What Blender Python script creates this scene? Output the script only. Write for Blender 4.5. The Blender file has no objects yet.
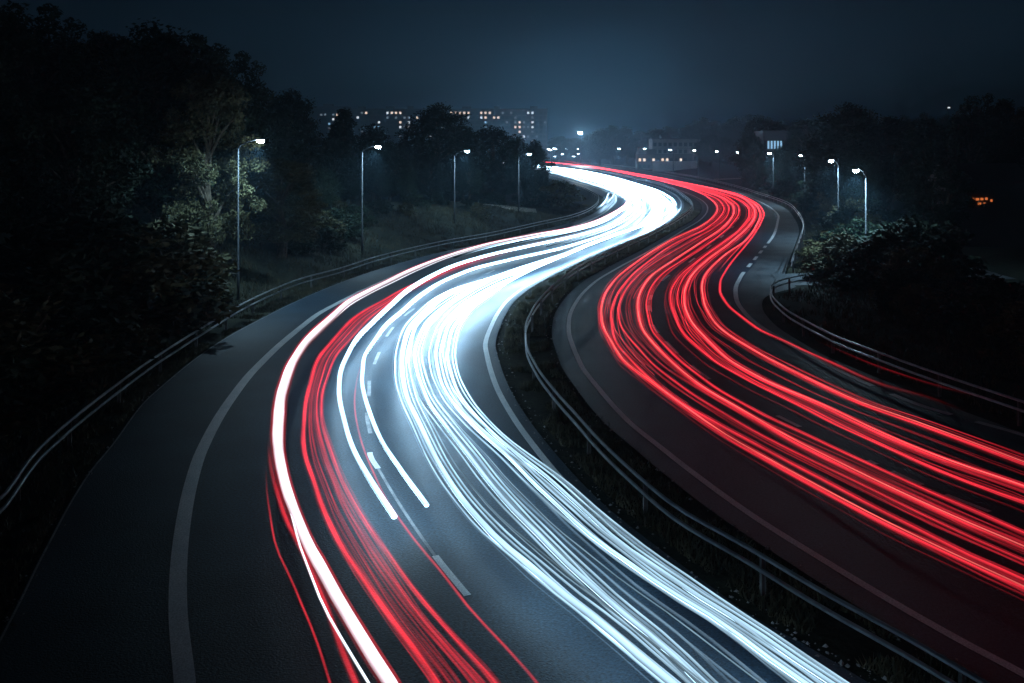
import bpy, bmesh, math, random
import numpy as np
from mathutils import Vector
R = math.radians
scene = bpy.context.scene
col = scene.collection

# ------------------------------------------------------------------ camera, sky, light, exposure
cam_d = bpy.data.cameras.new('camera'); cam = bpy.data.objects.new('camera', cam_d); col.objects.link(cam)
cam.location = (0, 0, 8); cam.rotation_euler = (R(90), 0, 0)          # level, from a bridge parapet; rise/fall by lens shift
cam_d.sensor_width = 36; cam_d.lens = 36 * 900 / 1024; cam_d.shift_y = -191.5 / 1024
cam_d.clip_start = 0.1; cam_d.clip_end = 5000
scene.camera = cam

world = bpy.data.worlds.new('World'); scene.world = world; world.use_nodes = True
wn, wl = world.node_tree.nodes, world.node_tree.links
wn.clear()
w_out = wn.new('ShaderNodeOutputWorld'); w_bg = wn.new('ShaderNodeBackground')
sky = wn.new('ShaderNodeTexSky'); sky.sky_type = 'NISHITA'; sky.sun_disc = False
sky.sun_elevation = R(-4.0); sky.sun_rotation = R(8); sky.altitude = 50
tc = wn.new('ShaderNodeTexCoord')
gd = wn.new('ShaderNodeVectorMath'); gd.operation = 'DOT_PRODUCT'; gd.inputs[1].default_value = Vector((0.09, 1, -0.03)).normalized()
wl.new(tc.outputs['Generated'], gd.inputs[0])
gr = wn.new('ShaderNodeValToRGB')                                       # town glow low in the night sky ahead
gr.color_ramp.interpolation = 'EASE'
e = gr.color_ramp.elements
e[0].position = 0.0; e[0].color = (0.0004, 0.0009, 0.0017, 1)
e[1].position = 1.0; e[1].color = (0.0125, 0.062, 0.122, 1)
for p, c in ((0.80, (0.0009, 0.0030, 0.0058, 1)), (0.93, (0.0011, 0.0046, 0.0090, 1)), (0.975, (0.0021, 0.0095, 0.0185, 1)), (0.984, (0.0031, 0.014, 0.027, 1)), (0.993, (0.0080, 0.039, 0.076, 1))):
    k = e.new(p); k.color = c
wl.new(gd.outputs['Value'], gr.inputs['Fac'])
tint = wn.new('ShaderNodeMix'); tint.data_type = 'RGBA'; tint.blend_type = 'MULTIPLY'; tint.inputs['Factor'].default_value = 1
tint.inputs['B'].default_value = (0.06, 0.2, 0.4, 1)
wl.new(sky.outputs['Color'], tint.inputs['A'])
mul = wn.new('ShaderNodeMix'); mul.data_type = 'RGBA'; mul.blend_type = 'ADD'; mul.inputs['Factor'].default_value = 1
scl = wn.new('ShaderNodeMix'); scl.data_type = 'RGBA'; scl.blend_type = 'MULTIPLY'; scl.inputs['Factor'].default_value = 1
scl.inputs['B'].default_value = (13.5, 13.5, 13.5, 1)
wl.new(gr.outputs['Color'], scl.inputs['A'])
wl.new(tint.outputs['Result'], mul.inputs['A']); wl.new(scl.outputs['Result'], mul.inputs['B'])
wl.new(mul.outputs['Result'], w_bg.inputs['Color']); w_bg.inputs['Strength'].default_value = 0.05
wl.new(w_bg.outputs['Background'], w_out.inputs['Surface'])

sun_d = bpy.data.lights.new('sun', 'SUN'); sun_d.energy = 0.004; sun_d.angle = R(2); sun_d.color = (0.7, 0.85, 1)
sun = bpy.data.objects.new('sun', sun_d); col.objects.link(sun); sun.rotation_euler = (R(50), 0, R(-40))

scene.view_settings.view_transform = 'Standard'; scene.view_settings.look = 'None'
scene.view_settings.gamma = 1; scene.view_settings.exposure = 0
cy = scene.cycles
cy.use_denoising = True; cy.denoiser = 'OPENIMAGEDENOISE'
cy.adaptive_threshold = 0.02; cy.max_bounces = 5; cy.diffuse_bounces = 2; cy.glossy_bounces = 2; cy.transmission_bounces = 2; cy.volume_bounces = 0
cy.transparent_max_bounces = 64; cy.sample_clamp_indirect = 2.0; cy.caustics_reflective = False; cy.caustics_refractive = False

# ------------------------------------------------------------------ measured plan curves: metres across X at metres ahead Y
PLAN = {
    'A': [(-4.908, 13.51), (-5.809, 15.65), (-6.79, 18.46), (-7.758, 21.82), (-8.267, 24.0), (-8.984, 28.57), (-9.394, 33.03), (-9.541, 37.99), (-9.499, 42.96), (-9.007, 47.68), (-7.226, 58.06), (-3.36, 72.0), (0.727, 81.82), (4.8, 90.0), (9.765, 105.88), (13.517, 124.14), (16.64, 144.0), (18.364, 163.64), (17.707, 192.0), (15.75, 225.0), (12.981, 271.7), (6.857, 342.86), (-13.538, 553.85)],
    'AE': [(-8.786, 16.07), (-9.126, 17.18), (-9.469, 18.37), (-10.006, 20.28), (-10.566, 22.64), (-10.809, 24.08), (-11.788, 29.39), (-12.216, 37.02), (-11.727, 44.72), (-10.303, 54.55), (-6.719, 67.29), (-0.792, 80.9), (5.759, 97.3), (10.302, 113.39), (13.887, 135.85), (15.489, 153.19), (15.6, 180.0), (13.647, 211.76), (10.667, 252.63), (4.622, 320.0), (-14.828, 514.29)],
    'B': [(4.782, 13.79), (4.284, 14.6), (3.717, 15.42), (3.148, 16.67), (2.546, 18.05), (1.685, 20.22), (1.171, 21.95), (0.737, 23.68), (0.03, 26.97), (-0.559, 30.68), (-0.974, 35.05), (-1.099, 37.17), (-0.892, 41.62), (-0.463, 46.27), (0.397, 51.06), (1.705, 55.81), (3.227, 60.5), (5.943, 68.57), (9.161, 77.42), (14.349, 91.14), (19.104, 107.46), (23.255, 124.14), (26.88, 144.0), (29.767, 167.44), (31.778, 200.0), (32.0, 244.07), (30.609, 313.04), (26.809, 382.98), (21.5, 450.0), (11.077, 553.85), (-17.6, 720.0)],
    'C': [(7.817, 13.74), (7.351, 14.6), (6.755, 15.89), (6.08, 17.54), (5.268, 19.67), (4.529, 22.15), (4.053, 24.0), (3.407, 26.67), (2.896, 30.3), (2.561, 33.64), (2.468, 38.3), (2.682, 42.35), (3.499, 48.0), (5.03, 54.55), (6.992, 60.5), (11.12, 72.0), (16.79, 88.89), (21.667, 103.45), (26.067, 120.0), (28.741, 133.33), (31.0, 150.0), (33.185, 177.78), (34.5, 225.0), (34.56, 288.0), (32.332, 373.06), (25.772, 483.22), (12.0, 600.0), (-18.723, 765.96)],
    'D': [(14.372, 25.26), (12.737, 28.4), (12.035, 31.58), (11.638, 34.62), (11.356, 37.99), (11.264, 41.38), (11.611, 45.71), (12.708, 51.17), (14.4, 56.69), (17.6, 65.45), (20.571, 73.47), (23.963, 82.76), (29.511, 100.0), (32.738, 110.77), (36.168, 126.32), (38.812, 142.57), (42.988, 173.49), (46.588, 211.76), (48.601, 245.73), (50.37, 296.3), (51.2, 360.0), (46.013, 470.59), (32.269, 605.04), (14.118, 705.88), (-21.463, 878.05)],
    'E': [(-10.796, 18.98), (-11.643, 22.14), (-12.231, 26.78), (-12.639, 32.46), (-12.829, 41.77), (-12.254, 49.57), (-10.543, 55.82), (-9.411, 60.94), (-5.793, 71.42), (-2.021, 79.07), (2.73, 90.99), (6.597, 100.64), (9.84, 113.54), (12.694, 132.84), (13.931, 149.26), (13.993, 172.52), (12.035, 204.37), (9.121, 248.76), (2.88, 324.0), (-15.328, 510.92)],
    'F': [(6.356, 12.63), (6.017, 13.34), (5.163, 14.89), (4.408, 16.46), (3.414, 18.4), (2.851, 20.25), (2.272, 22.59), (1.881, 24.6), (1.364, 27.28), (0.922, 30.19), (0.638, 33.78), (0.649, 36.49), (0.977, 40.5), (1.845, 46.12), (3.339, 52.71), (4.478, 56.77), (7.939, 67.09), (12.676, 80.51), (18.725, 99.13), (22.708, 113.54), (25.546, 127.73), (28.208, 147.6), (30.794, 170.31), (32.666, 207.56), (32.414, 265.68), (29.961, 340.62), (23.616, 442.8), (11.962, 553.5), (-14.437, 706.6)],
    'G': [(14.818, 26.05), (14.022, 28.88), (13.255, 32.24), (12.677, 35.71), (12.537, 40.01), (12.853, 43.55), (13.669, 47.21), (14.379, 49.02), (15.207, 50.32), (17.084, 52.3)],
    'Hh': [(18.178, 58.26), (21.76, 68.47), (24.886, 77.23), (29.171, 89.76), (33.62, 105.43), (38.657, 126.51), (42.419, 154.47), (46.519, 189.77), (49.85, 233.05), (52.02, 286.29), (52.993, 344.15), (49.036, 448.78), (37.077, 577.57), (-11.757, 840.76)],
    'W1': [(-1.689, 12.41), (-2.356, 13.72), (-3.114, 15.31), (-3.996, 17.29), (-4.944, 19.69), (-5.733, 22.05), (-6.277, 24.14), (-7.058, 27.68), (-7.645, 31.56), (-7.903, 35.56), (-7.865, 42.13), (-6.997, 49.59), (-5.875, 56.25), (-3.973, 63.85), (-1.415, 70.75), (1.709, 76.92), (5.396, 83.73), (8.635, 92.52), (12.429, 107.56), (16.255, 127.21), (18.924, 152.07), (19.462, 186.34), (18.494, 213.39), (15.339, 287.61), (7.692, 384.59), (-14.438, 590.63)],
    'W2': [(-2.396, 18.12), (-3.09, 19.86), (-4.106, 22.81), (-4.607, 24.68), (-5.302, 27.68), (-5.811, 31.13), (-6.046, 35.56), (-5.834, 41.34), (-5.538, 46.58), (-4.196, 55.12), (-2.095, 61.82), (1.547, 69.63), (4.9, 76.03), (9.394, 87.62), (13.322, 103.36), (16.878, 122.5), (19.6, 147.0), (20.54, 181.23), (19.11, 220.5), (15.892, 297.97), (7.875, 393.75), (-14.7, 601.36)],
    'W3': [(-1.765, 18.69), (-2.589, 20.8), (-3.33, 22.81), (-3.938, 24.96), (-4.379, 26.72), (-4.922, 29.53), (-5.302, 32.91), (-5.308, 36.75), (-4.999, 41.09), (-4.314, 47.93), (-2.634, 55.12), (-0.334, 60.14), (3.432, 67.16), (7.056, 75.6), (10.337, 85.35), (13.92, 100.23), (17.325, 118.12), (20.173, 140.74), (21.663, 174.08), (20.865, 213.39), (18.522, 264.6), (15.417, 322.68), (8.067, 403.35), (-14.835, 606.88)],
    'W4a': [(2.154, 12.46), (1.791, 13.16), (1.191, 14.29), (0.798, 14.97), (0.232, 16.09), (-0.305, 17.14), (-0.908, 18.58), (-1.703, 21.0), (-2.42, 23.83), (-3.093, 26.61), (-3.642, 29.8), (-4.018, 33.32), (-4.188, 36.96), (-3.861, 41.87), (-3.054, 46.58), (-1.034, 51.68), (1.278, 57.52), (4.139, 64.22), (7.71, 71.9), (11.07, 81.67), (14.916, 97.28), (18.568, 116.05), (21.663, 139.26), (23.673, 171.82), (23.03, 220.5), (21.0, 277.94), (17.338, 339.23), (8.427, 421.34), (-15.112, 618.22)],
    'W4b': [(2.547, 12.46), (2.22, 13.23), (1.467, 14.83), (0.869, 16.29), (0.258, 17.83), (-0.511, 19.98), (-0.925, 21.34), (-1.721, 23.83), (-2.543, 26.61), (-3.155, 29.8), (-3.592, 33.32), (-3.687, 37.29), (-3.25, 41.6), (-2.395, 46.26), (-1.29, 50.5), (1.116, 55.82), (4.2, 63.0), (7.903, 71.13), (11.687, 82.17), (16.026, 99.47), (19.513, 117.08), (22.437, 139.26), (24.312, 169.62), (24.255, 220.5), (22.494, 285.13), (17.984, 351.86), (8.647, 432.35), (-15.255, 624.06)],
    'W5a': [(3.861, 12.68), (3.33, 13.81), (2.543, 15.15), (1.67, 16.89), (0.609, 19.57), (-0.048, 21.41), (-1.039, 23.97), (-1.845, 26.61), (-2.457, 29.8), (-2.799, 33.32), (-2.871, 36.75), (-2.593, 40.93), (-1.812, 45.31), (-0.557, 50.11), (1.729, 55.59), (5.018, 63.61), (8.628, 71.9), (12.403, 82.69), (17.039, 100.23), (20.606, 118.12), (23.614, 140.74), (25.631, 169.62), (25.912, 224.24), (24.39, 296.64), (18.783, 367.5), (9.062, 453.08), (-15.4, 630.0)],
    'W5b': [(4.232, 12.7), (3.675, 13.78), (2.973, 15.03), (2.035, 16.96), (0.888, 19.98), (-0.452, 23.13), (-1.348, 26.04), (-1.993, 29.4), (-2.34, 32.91), (-2.41, 36.15), (-2.119, 40.93), (-1.284, 45.31), (0.056, 50.5), (2.233, 55.82), (5.566, 64.22), (9.34, 73.09), (13.202, 84.27), (17.979, 101.77), (21.394, 118.12), (24.552, 140.74), (26.727, 171.82), (27.372, 228.1), (25.981, 307.67), (19.431, 380.17), (9.317, 465.85), (-15.548, 636.06)],
    'RL0': [(-2.493, 12.26), (-3.424, 14.4), (-4.262, 16.32), (-4.928, 18.25), (-5.623, 20.57)],
    'RL0b': [(-2.094, 12.16), (-3.3, 15.0), (-4.631, 18.12), (-5.4, 20.25), (-6.058, 22.34)],
    'RL1': [(-1.027, 12.16), (-1.804, 13.64), (-2.636, 15.36), (-3.542, 17.42), (-4.259, 19.46), (-4.863, 21.25), (-5.455, 23.65), (-6.193, 27.46), (-6.752, 32.24), (-6.812, 37.16), (-6.096, 43.2), (-4.215, 52.68), (-1.246, 62.31), (2.583, 70.43), (7.109, 82.03)],
    'RL2': [(-0.216, 12.16), (-1.371, 14.18), (-2.358, 16.32), (-3.494, 19.06), (-4.344, 21.6), (-5.162, 24.45), (-5.779, 27.81), (-6.192, 32.4), (-6.153, 37.67), (-5.546, 43.78), (-3.89, 52.26), (-0.823, 61.71)],
    'RL3': [(0.338, 12.16), (-0.569, 13.85), (-1.401, 15.77), (-2.276, 17.75), (-3.035, 19.94), (-3.724, 22.34), (-4.348, 24.92), (-4.883, 28.17), (-5.204, 32.08)],
    'R1': [(8.397, 14.76), (7.821, 15.96), (7.238, 17.28), (6.588, 19.0), (5.977, 20.77), (5.394, 22.58), (4.828, 25.12), (4.32, 27.81), (3.773, 31.15), (3.698, 35.41), (3.962, 39.75), (4.531, 44.08), (5.683, 49.66), (8.036, 57.86), (12.501, 71.21), (17.695, 84.49), (22.486, 99.69), (26.357, 115.71), (29.4, 135.0), (30.833, 155.02), (32.911, 209.03), (32.113, 304.23), (23.04, 432.0), (10.452, 522.58), (-16.5, 675.0)],
    'R2': [(8.593, 15.1), (8.008, 16.34), (7.427, 17.73), (6.766, 19.52), (5.992, 21.74), (5.361, 23.65), (4.654, 26.34), (4.209, 29.45), (3.934, 33.4), (4.165, 37.67), (4.832, 42.63), (6.345, 49.66), (8.4, 56.84), (12.485, 68.94), (17.794, 82.55), (22.974, 98.93), (27.129, 115.71), (30.619, 136.42), (32.294, 158.82), (33.98, 213.86), (32.727, 310.05), (23.51, 440.82), (10.623, 531.15), (-16.674, 682.11)],
    'R3': [(8.948, 15.73), (8.334, 17.01), (7.778, 18.57), (7.086, 20.44), (6.287, 22.82), (5.738, 24.83), (5.099, 27.81), (4.615, 31.61), (4.425, 36.2), (4.752, 40.35), (5.639, 45.31), (7.2, 51.43), (9.687, 58.91), (13.626, 69.68), (18.982, 84.16), (24.112, 100.47), (28.276, 117.82), (32.087, 140.87), (33.818, 163.64), (35.39, 219.66), (33.717, 316.1), (24.0, 450.0), (10.711, 535.54), (-16.674, 682.11)],
    'R4': [(9.239, 16.24), (8.617, 17.58), (8.007, 19.12), (7.317, 21.11), (7.029, 21.97), (6.317, 24.83), (5.712, 27.49), (5.32, 31.15), (5.198, 34.91), (5.566, 39.75), (6.22, 44.08), (7.732, 50.43), (10.286, 57.86), (14.594, 69.68), (19.901, 84.49), (25.371, 102.86), (29.473, 121.12), (32.78, 145.62), (34.236, 186.74), (34.258, 261.29), (24.686, 462.86), (10.891, 544.54), (-16.851, 689.36)],
    'R5': [(9.625, 16.92), (9.02, 18.41), (8.404, 20.06), (7.667, 22.12), (6.776, 24.59), (6.102, 27.46), (5.706, 30.57), (5.574, 34.84), (5.963, 39.75), (6.707, 44.38), (8.391, 51.02), (11.193, 58.91), (15.252, 69.68), (20.653, 85.26), (26.15, 103.68), (30.583, 123.43), (33.941, 148.28), (35.576, 190.59), (35.556, 266.67), (25.043, 469.57), (10.983, 549.15), (-17.032, 696.77)],
    'R6': [(10.473, 18.41), (9.722, 19.84), (9.078, 21.67), (8.351, 24.09), (8.084, 25.26), (7.263, 28.55), (6.854, 31.15), (6.711, 34.91), (7.156, 39.75), (7.788, 44.08), (9.103, 49.66), (11.829, 57.86), (15.688, 68.21), (20.78, 82.03), (26.252, 99.69), (30.302, 116.55), (33.499, 136.42), (35.716, 170.53), (36.514, 231.43), (35.44, 335.75), (25.412, 476.47), (11.077, 553.85), (-17.217, 704.35)],
    'R6b': [(10.907, 19.17), (10.112, 20.64), (9.425, 22.5), (8.741, 25.21), (7.797, 28.3), (7.341, 31.76), (7.4, 36.0), (7.781, 40.25), (8.482, 44.38), (9.766, 49.66), (12.649, 58.38), (16.621, 68.94), (21.692, 83.08), (27.126, 100.47), (31.574, 118.9), (35.371, 141.48), (37.479, 177.53), (38.133, 240.0), (36.383, 344.68), (25.791, 483.58), (11.27, 563.48), (-17.407, 712.09)],
    'R7': [(11.74, 20.64), (11.39, 21.67), (10.708, 23.56), (9.846, 25.71), (9.184, 28.8), (8.661, 32.08), (8.36, 36.0), (8.742, 40.35), (9.459, 44.69), (10.538, 49.66), (14.0, 60.0), (18.435, 71.21), (23.838, 87.57), (28.343, 102.86), (32.914, 123.43), (36.861, 155.02), (37.585, 203.77), (36.939, 281.74), (26.585, 498.46), (11.469, 573.45), (-17.6, 720.0)],
    'R8': [(12.087, 26.02), (11.336, 27.57), (10.8, 30.42), (10.328, 33.32), (9.91, 36.4), (9.928, 40.25), (10.286, 44.08), (11.176, 48.36), (12.57, 53.11), (15.646, 62.31), (19.636, 73.64), (24.559, 88.77), (28.8, 102.86), (33.453, 123.9), (37.565, 156.52), (38.185, 207.03), (37.593, 286.73)],
    'MR': [(11.241, 18.46), (10.587, 19.85), (9.971, 21.11), (9.425, 22.5), (8.345, 25.9), (7.486, 28.92), (6.882, 31.44), (6.502, 35.47), (6.4, 40.0), (6.91, 45.4), (7.36, 48.0), (8.902, 54.14), (12.901, 64.86), (15.959, 73.47), (19.422, 83.24), (22.961, 93.51), (27.515, 109.09), (30.78, 122.03), (35.429, 146.94)],
    'ML': [(0.42, 13.51), (-0.199, 14.94), (-0.789, 16.14), (-1.494, 17.69), (-2.524, 20.28), (-3.325, 22.5), (-3.737, 23.68), (-3.89, 24.83), (-4.377, 27.17), (-4.669, 29.39), (-5.004, 31.72), (-5.172, 34.12), (-5.377, 39.34), (-5.318, 41.62), (-4.748, 46.45), (-3.518, 51.06)],
}

def pchip(xk, yk, x):
    h = np.diff(xk); d = np.diff(yk) / h
    m = np.zeros(len(xk)); m[0] = d[0]; m[-1] = d[-1]
    for i in range(1, len(xk) - 1):
        if d[i-1] * d[i] > 0:
            w1 = 2*h[i] + h[i-1]; w2 = h[i] + 2*h[i-1]
            m[i] = (w1 + w2) / (w1 / d[i-1] + w2 / d[i])
    i = np.clip(np.searchsorted(xk, x) - 1, 0, len(xk) - 2)
    t = (x - xk[i]) / h[i]
    v = ((1+2*t)*(1-t)**2)*yk[i] + t*(1-t)**2*h[i]*m[i] + t*t*(3-2*t)*yk[i+1] + t*t*(t-1)*h[i]*m[i+1]
    lo = x < xk[0]; hi = x > xk[-1]
    s0 = (yk[min(3, len(yk)-1)] - yk[0]) / (xk[min(3, len(yk)-1)] - xk[0]); s1 = d[-1]
    v = np.where(lo, yk[0] + s0 * (x - xk[0]), v)
    return np.where(hi, yk[-1] + s1 * (x - xk[-1]), v)

def X(name, y):
    a = np.array(PLAN[name]); return pchip(a[:, 1], a[:, 0], np.asarray(y, float))
def span(name):
    return PLAN[name][0][1], PLAN[name][-1][1]
def ys(a, b, near=0.5, growth=0.022):
    out = [a]
    while out[-1] < b:
        out.append(out[-1] + max(near, growth * out[-1]))
    out[-1] = b
    return np.array(out)
def smooth(a, b, x):
    t = np.clip((x - a) / (b - a), 0, 1); return t * t * (3 - 2 * t)

# ------------------------------------------------------------------ materials
def mat(name, base=(0.5, 0.5, 0.5), rough=0.6, metal=0.0, spec=0.5):
    m = bpy.data.materials.new(name); m.use_nodes = True
    b = m.node_tree.nodes['Principled BSDF']
    b.inputs['Base Color'].default_value = (*base, 1); b.inputs['Roughness'].default_value = rough
    b.inputs['Metallic'].default_value = metal; b.inputs['Specular IOR Level'].default_value = spec
    return m
def noisy(name, c1, c2, scale, rough=0.8, detail=6, bump=0.0, bscale=None, spec=0.4, extra=None, lo=0.35, hi=0.65, metal=0.0):
    m = mat(name, c1, rough, metal, spec); n, l = m.node_tree.nodes, m.node_tree.links
    b = n['Principled BSDF']; g = n.new('ShaderNodeNewGeometry')
    t = n.new('ShaderNodeTexNoise'); t.inputs['Scale'].default_value = scale; t.inputs['Detail'].default_value = detail
    l.new(g.outputs['Position'], t.inputs['Vector'])
    r = n.new('ShaderNodeValToRGB'); r.color_ramp.elements[0].position = lo; r.color_ramp.elements[1].position = hi
    r.color_ramp.elements[0].color = (*c1, 1); r.color_ramp.elements[1].color = (*c2, 1)
    l.new(t.outputs['Fac'], r.inputs['Fac']); last = r.outputs['Color']
    if extra:                                                           # a second, finer speckle multiplied in
        t2 = n.new('ShaderNodeTexNoise'); t2.inputs['Scale'].default_value = extra[0]; t2.inputs['Detail'].default_value = 3
        l.new(g.outputs['Position'], t2.inputs['Vector'])
        r2 = n.new('ShaderNodeValToRGB'); r2.color_ramp.elements[0].position = 0.3; r2.color_ramp.elements[1].position = 0.7
        r2.color_ramp.elements[0].color = (extra[1],) * 3 + (1,); r2.color_ramp.elements[1].color = (extra[2],) * 3 + (1,)
        l.new(t2.outputs['Fac'], r2.inputs['Fac'])
        mx = n.new('ShaderNodeMix'); mx.data_type = 'RGBA'; mx.blend_type = 'MULTIPLY'; mx.inputs['Factor'].default_value = 1
        l.new(last, mx.inputs['A']); l.new(r2.outputs['Color'], mx.inputs['B']); last = mx.outputs['Result']
    l.new(last, b.inputs['Base Color'])
    if bump:
        t3 = n.new('ShaderNodeTexNoise'); t3.inputs['Scale'].default_value = bscale or scale * 4; t3.inputs['Detail'].default_value = 4
        l.new(g.outputs['Position'], t3.inputs['Vector'])
        bp = n.new('ShaderNodeBump'); bp.inputs['Strength'].default_value = bump; bp.inputs['Distance'].default_value = 0.02
        l.new(t3.outputs['Fac'], bp.inputs['Height']); l.new(bp.outputs['Normal'], b.inputs['Normal'])
    return m
def lit(name, c, s):
    m = mat(name, (0.02, 0.02, 0.02)); b = m.node_tree.nodes['Principled BSDF']
    b.inputs['Emission Color'].default_value = (*c, 1); b.inputs['Emission Strength'].default_value = s
    return m
def trail(name, c, s, clear=False):
    """Light drawn by a passing lamp: emission scaled by the streak's own 'glow' along its length."""
    m = bpy.data.materials.new(name); m.use_nodes = True; n, l = m.node_tree.nodes, m.node_tree.links; n.clear()
    o = n.new('ShaderNodeOutputMaterial'); em = n.new('ShaderNodeEmission'); em.inputs['Color'].default_value = (*c, 1)
    at = n.new('ShaderNodeAttribute'); at.attribute_name = 'glow'
    mu = n.new('ShaderNodeMath'); mu.operation = 'MULTIPLY'; mu.inputs[1].default_value = s
    ge = n.new('ShaderNodeNewGeometry'); inv = n.new('ShaderNodeMath'); inv.operation = 'SUBTRACT'; inv.inputs[0].default_value = 1.0
    l.new(ge.outputs['Backfacing'], inv.inputs[1]); m2 = n.new('ShaderNodeMath'); m2.operation = 'MULTIPLY'   # shines outwards only
    l.new(at.outputs['Fac'], mu.inputs[0]); l.new(mu.outputs[0], m2.inputs[0]); l.new(inv.outputs[0], m2.inputs[1]); l.new(m2.outputs[0], em.inputs['Strength'])
    if clear:
        tr = n.new('ShaderNodeBsdfTransparent'); ad = n.new('ShaderNodeAddShader')
        l.new(tr.outputs[0], ad.inputs[0]); l.new(em.outputs[0], ad.inputs[1]); l.new(ad.outputs[0], o.inputs['Surface'])
    else:
        l.new(em.outputs[0], o.inputs['Surface'])
    return m

M = dict(
    asphalt=noisy('asphalt', (0.0088, 0.024, 0.042), (0.0175, 0.042, 0.066), 0.5, 0.5, bump=0.7, bscale=26, spec=0.32, extra=(17, 0.35, 1.75)),
    asphalt_old=noisy('worn asphalt', (0.040, 0.050, 0.060), (0.085, 0.098, 0.110), 0.5, 0.62, bump=0.5, bscale=50, extra=(25, 0.6, 1.35)),
    paint=noisy('road paint', (0.66, 0.73, 0.77), (0.82, 0.86, 0.88), 1.2, 0.5, extra=(30, 0.6, 1.1)),
    paint_faint=noisy('worn road paint', (0.22, 0.24, 0.26), (0.42, 0.44, 0.46), 2.0, 0.6, extra=(30, 0.5, 1.1)),
    soil=noisy('grass and soil', (0.009, 0.012, 0.009), (0.028, 0.030, 0.020), 0.6, 0.95, bump=1.0, bscale=6, extra=(9, 0.5, 1.4), spec=0.1),
    gravel=noisy('gravel', (0.03, 0.03, 0.03), (0.10, 0.10, 0.10), 9, 0.9, bump=1.0, bscale=30, spec=0.2),
    path=noisy('pale path', (0.16, 0.15, 0.13), (0.26, 0.25, 0.22), 0.8, 0.9, spec=0.2),
    tar=mat('tar', (0.015, 0.016, 0.018), 0.5),
    stone=noisy('stone chips', (0.08, 0.085, 0.09), (0.28, 0.29, 0.30), 3, 0.8),
    zinc=noisy('galvanised steel', (0.27, 0.31, 0.35), (0.42, 0.47, 0.51), 3, 0.33, metal=0.8, spec=0.5),
    post=noisy('dull weathered steel', (0.07, 0.075, 0.08), (0.13, 0.135, 0.14), 4, 0.7),
    pole=noisy('lamp post steel', (0.018, 0.022, 0.026), (0.035, 0.04, 0.046), 4, 0.65, spec=0.2),
    dark=mat('dark grey housing', (0.06, 0.065, 0.07), 0.5),
    lens=lit('lamp lens', (0.60, 0.85, 1.0), 420), lens_far=lit('far lamp lens', (0.72, 0.90, 1.0), 30),
    flood=lit('flood lens', (0.80, 0.93, 1.0), 130),
    bark=noisy('bark', (0.035, 0.028, 0.02), (0.09, 0.075, 0.055), 5, 0.9, bump=0.8, spec=0.15),
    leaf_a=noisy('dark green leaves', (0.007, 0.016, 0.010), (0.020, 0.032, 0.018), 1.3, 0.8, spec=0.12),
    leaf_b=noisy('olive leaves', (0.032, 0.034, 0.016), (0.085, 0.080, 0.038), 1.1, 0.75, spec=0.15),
    grass=noisy('dry grass blades', (0.022, 0.023, 0.013), (0.068, 0.062, 0.036), 0.9, 0.8, spec=0.2),
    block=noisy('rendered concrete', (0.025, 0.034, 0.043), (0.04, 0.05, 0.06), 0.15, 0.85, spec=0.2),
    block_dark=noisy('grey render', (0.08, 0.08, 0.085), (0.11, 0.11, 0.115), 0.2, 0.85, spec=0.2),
    pale=noisy('pale render', (0.40, 0.41, 0.42), (0.52, 0.53, 0.54), 0.3, 0.8, spec=0.2),
    mid=noisy('weathered render', (0.16, 0.18, 0.20), (0.24, 0.26, 0.28), 0.3, 0.85, spec=0.2),
    roof=mat('roof felt', (0.05, 0.05, 0.055), 0.9), glass=mat('dark window glass', (0.02, 0.025, 0.03), 0.15),
    frame=mat('window frame', (0.3, 0.31, 0.32), 0.6),
    win_warm=lit('warm lit window', (1.0, 0.74, 0.58), 1.3), win_pale=lit('pale lit window', (0.85, 0.92, 1.0), 1.1),
    win_blue=lit('blue lit window', (0.35, 0.68, 1.0), 0.8), win_orange=lit('orange lit window', (1.0, 0.24, 0.06), 0.6),
    win_dim=lit('dim lit window', (0.62, 0.80, 1.0), 0.25),
)

# ------------------------------------------------------------------ builders
def mesh(name, v, f, m, parent=None, smooth_=False, glow=None, link=True):
    me = bpy.data.meshes.new(name); me.from_pydata([tuple(map(float, p)) for p in v], [], f)
    if m: me.materials.append(m)
    if smooth_: me.polygons.foreach_set('use_smooth', [True] * len(me.polygons))
    if glow is not None:
        a = me.attributes.new('glow', 'FLOAT', 'POINT'); a.data.foreach_set('value', np.asarray(glow, dtype=np.float32))
    me.update()
    o = bpy.data.objects.new(name, me); col.objects.link(o)
    if parent: o.parent = parent
    return o
def tag(o, label, cat, group=None, kind=None):
    if label: o['label'] = label
    if cat: o['category'] = cat
    if group: o['group'] = group
    if kind: o['kind'] = kind
    return o
def empty(name, loc, label, cat, group=None, rz=0):
    o = bpy.data.objects.new(name, None); col.objects.link(o); o.location = loc; o.rotation_euler.z = rz
    o.empty_display_size = 0.3
    return tag(o, label, cat, group)
def copy_thing(o, loc, rz=0, scale=None, label=None, group=None):
    r = o.copy(); col.objects.link(r); r.location = loc; r.rotation_euler.z = rz
    if scale: r.scale = scale
    if label: r['label'] = label
    if group: r['group'] = group
    for ch in list(o.children):
        c = ch.copy(); col.objects.link(c); c.parent = r
        for g2 in list(ch.children):
            d = g2.copy(); col.objects.link(d); d.parent = c
    return r
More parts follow.
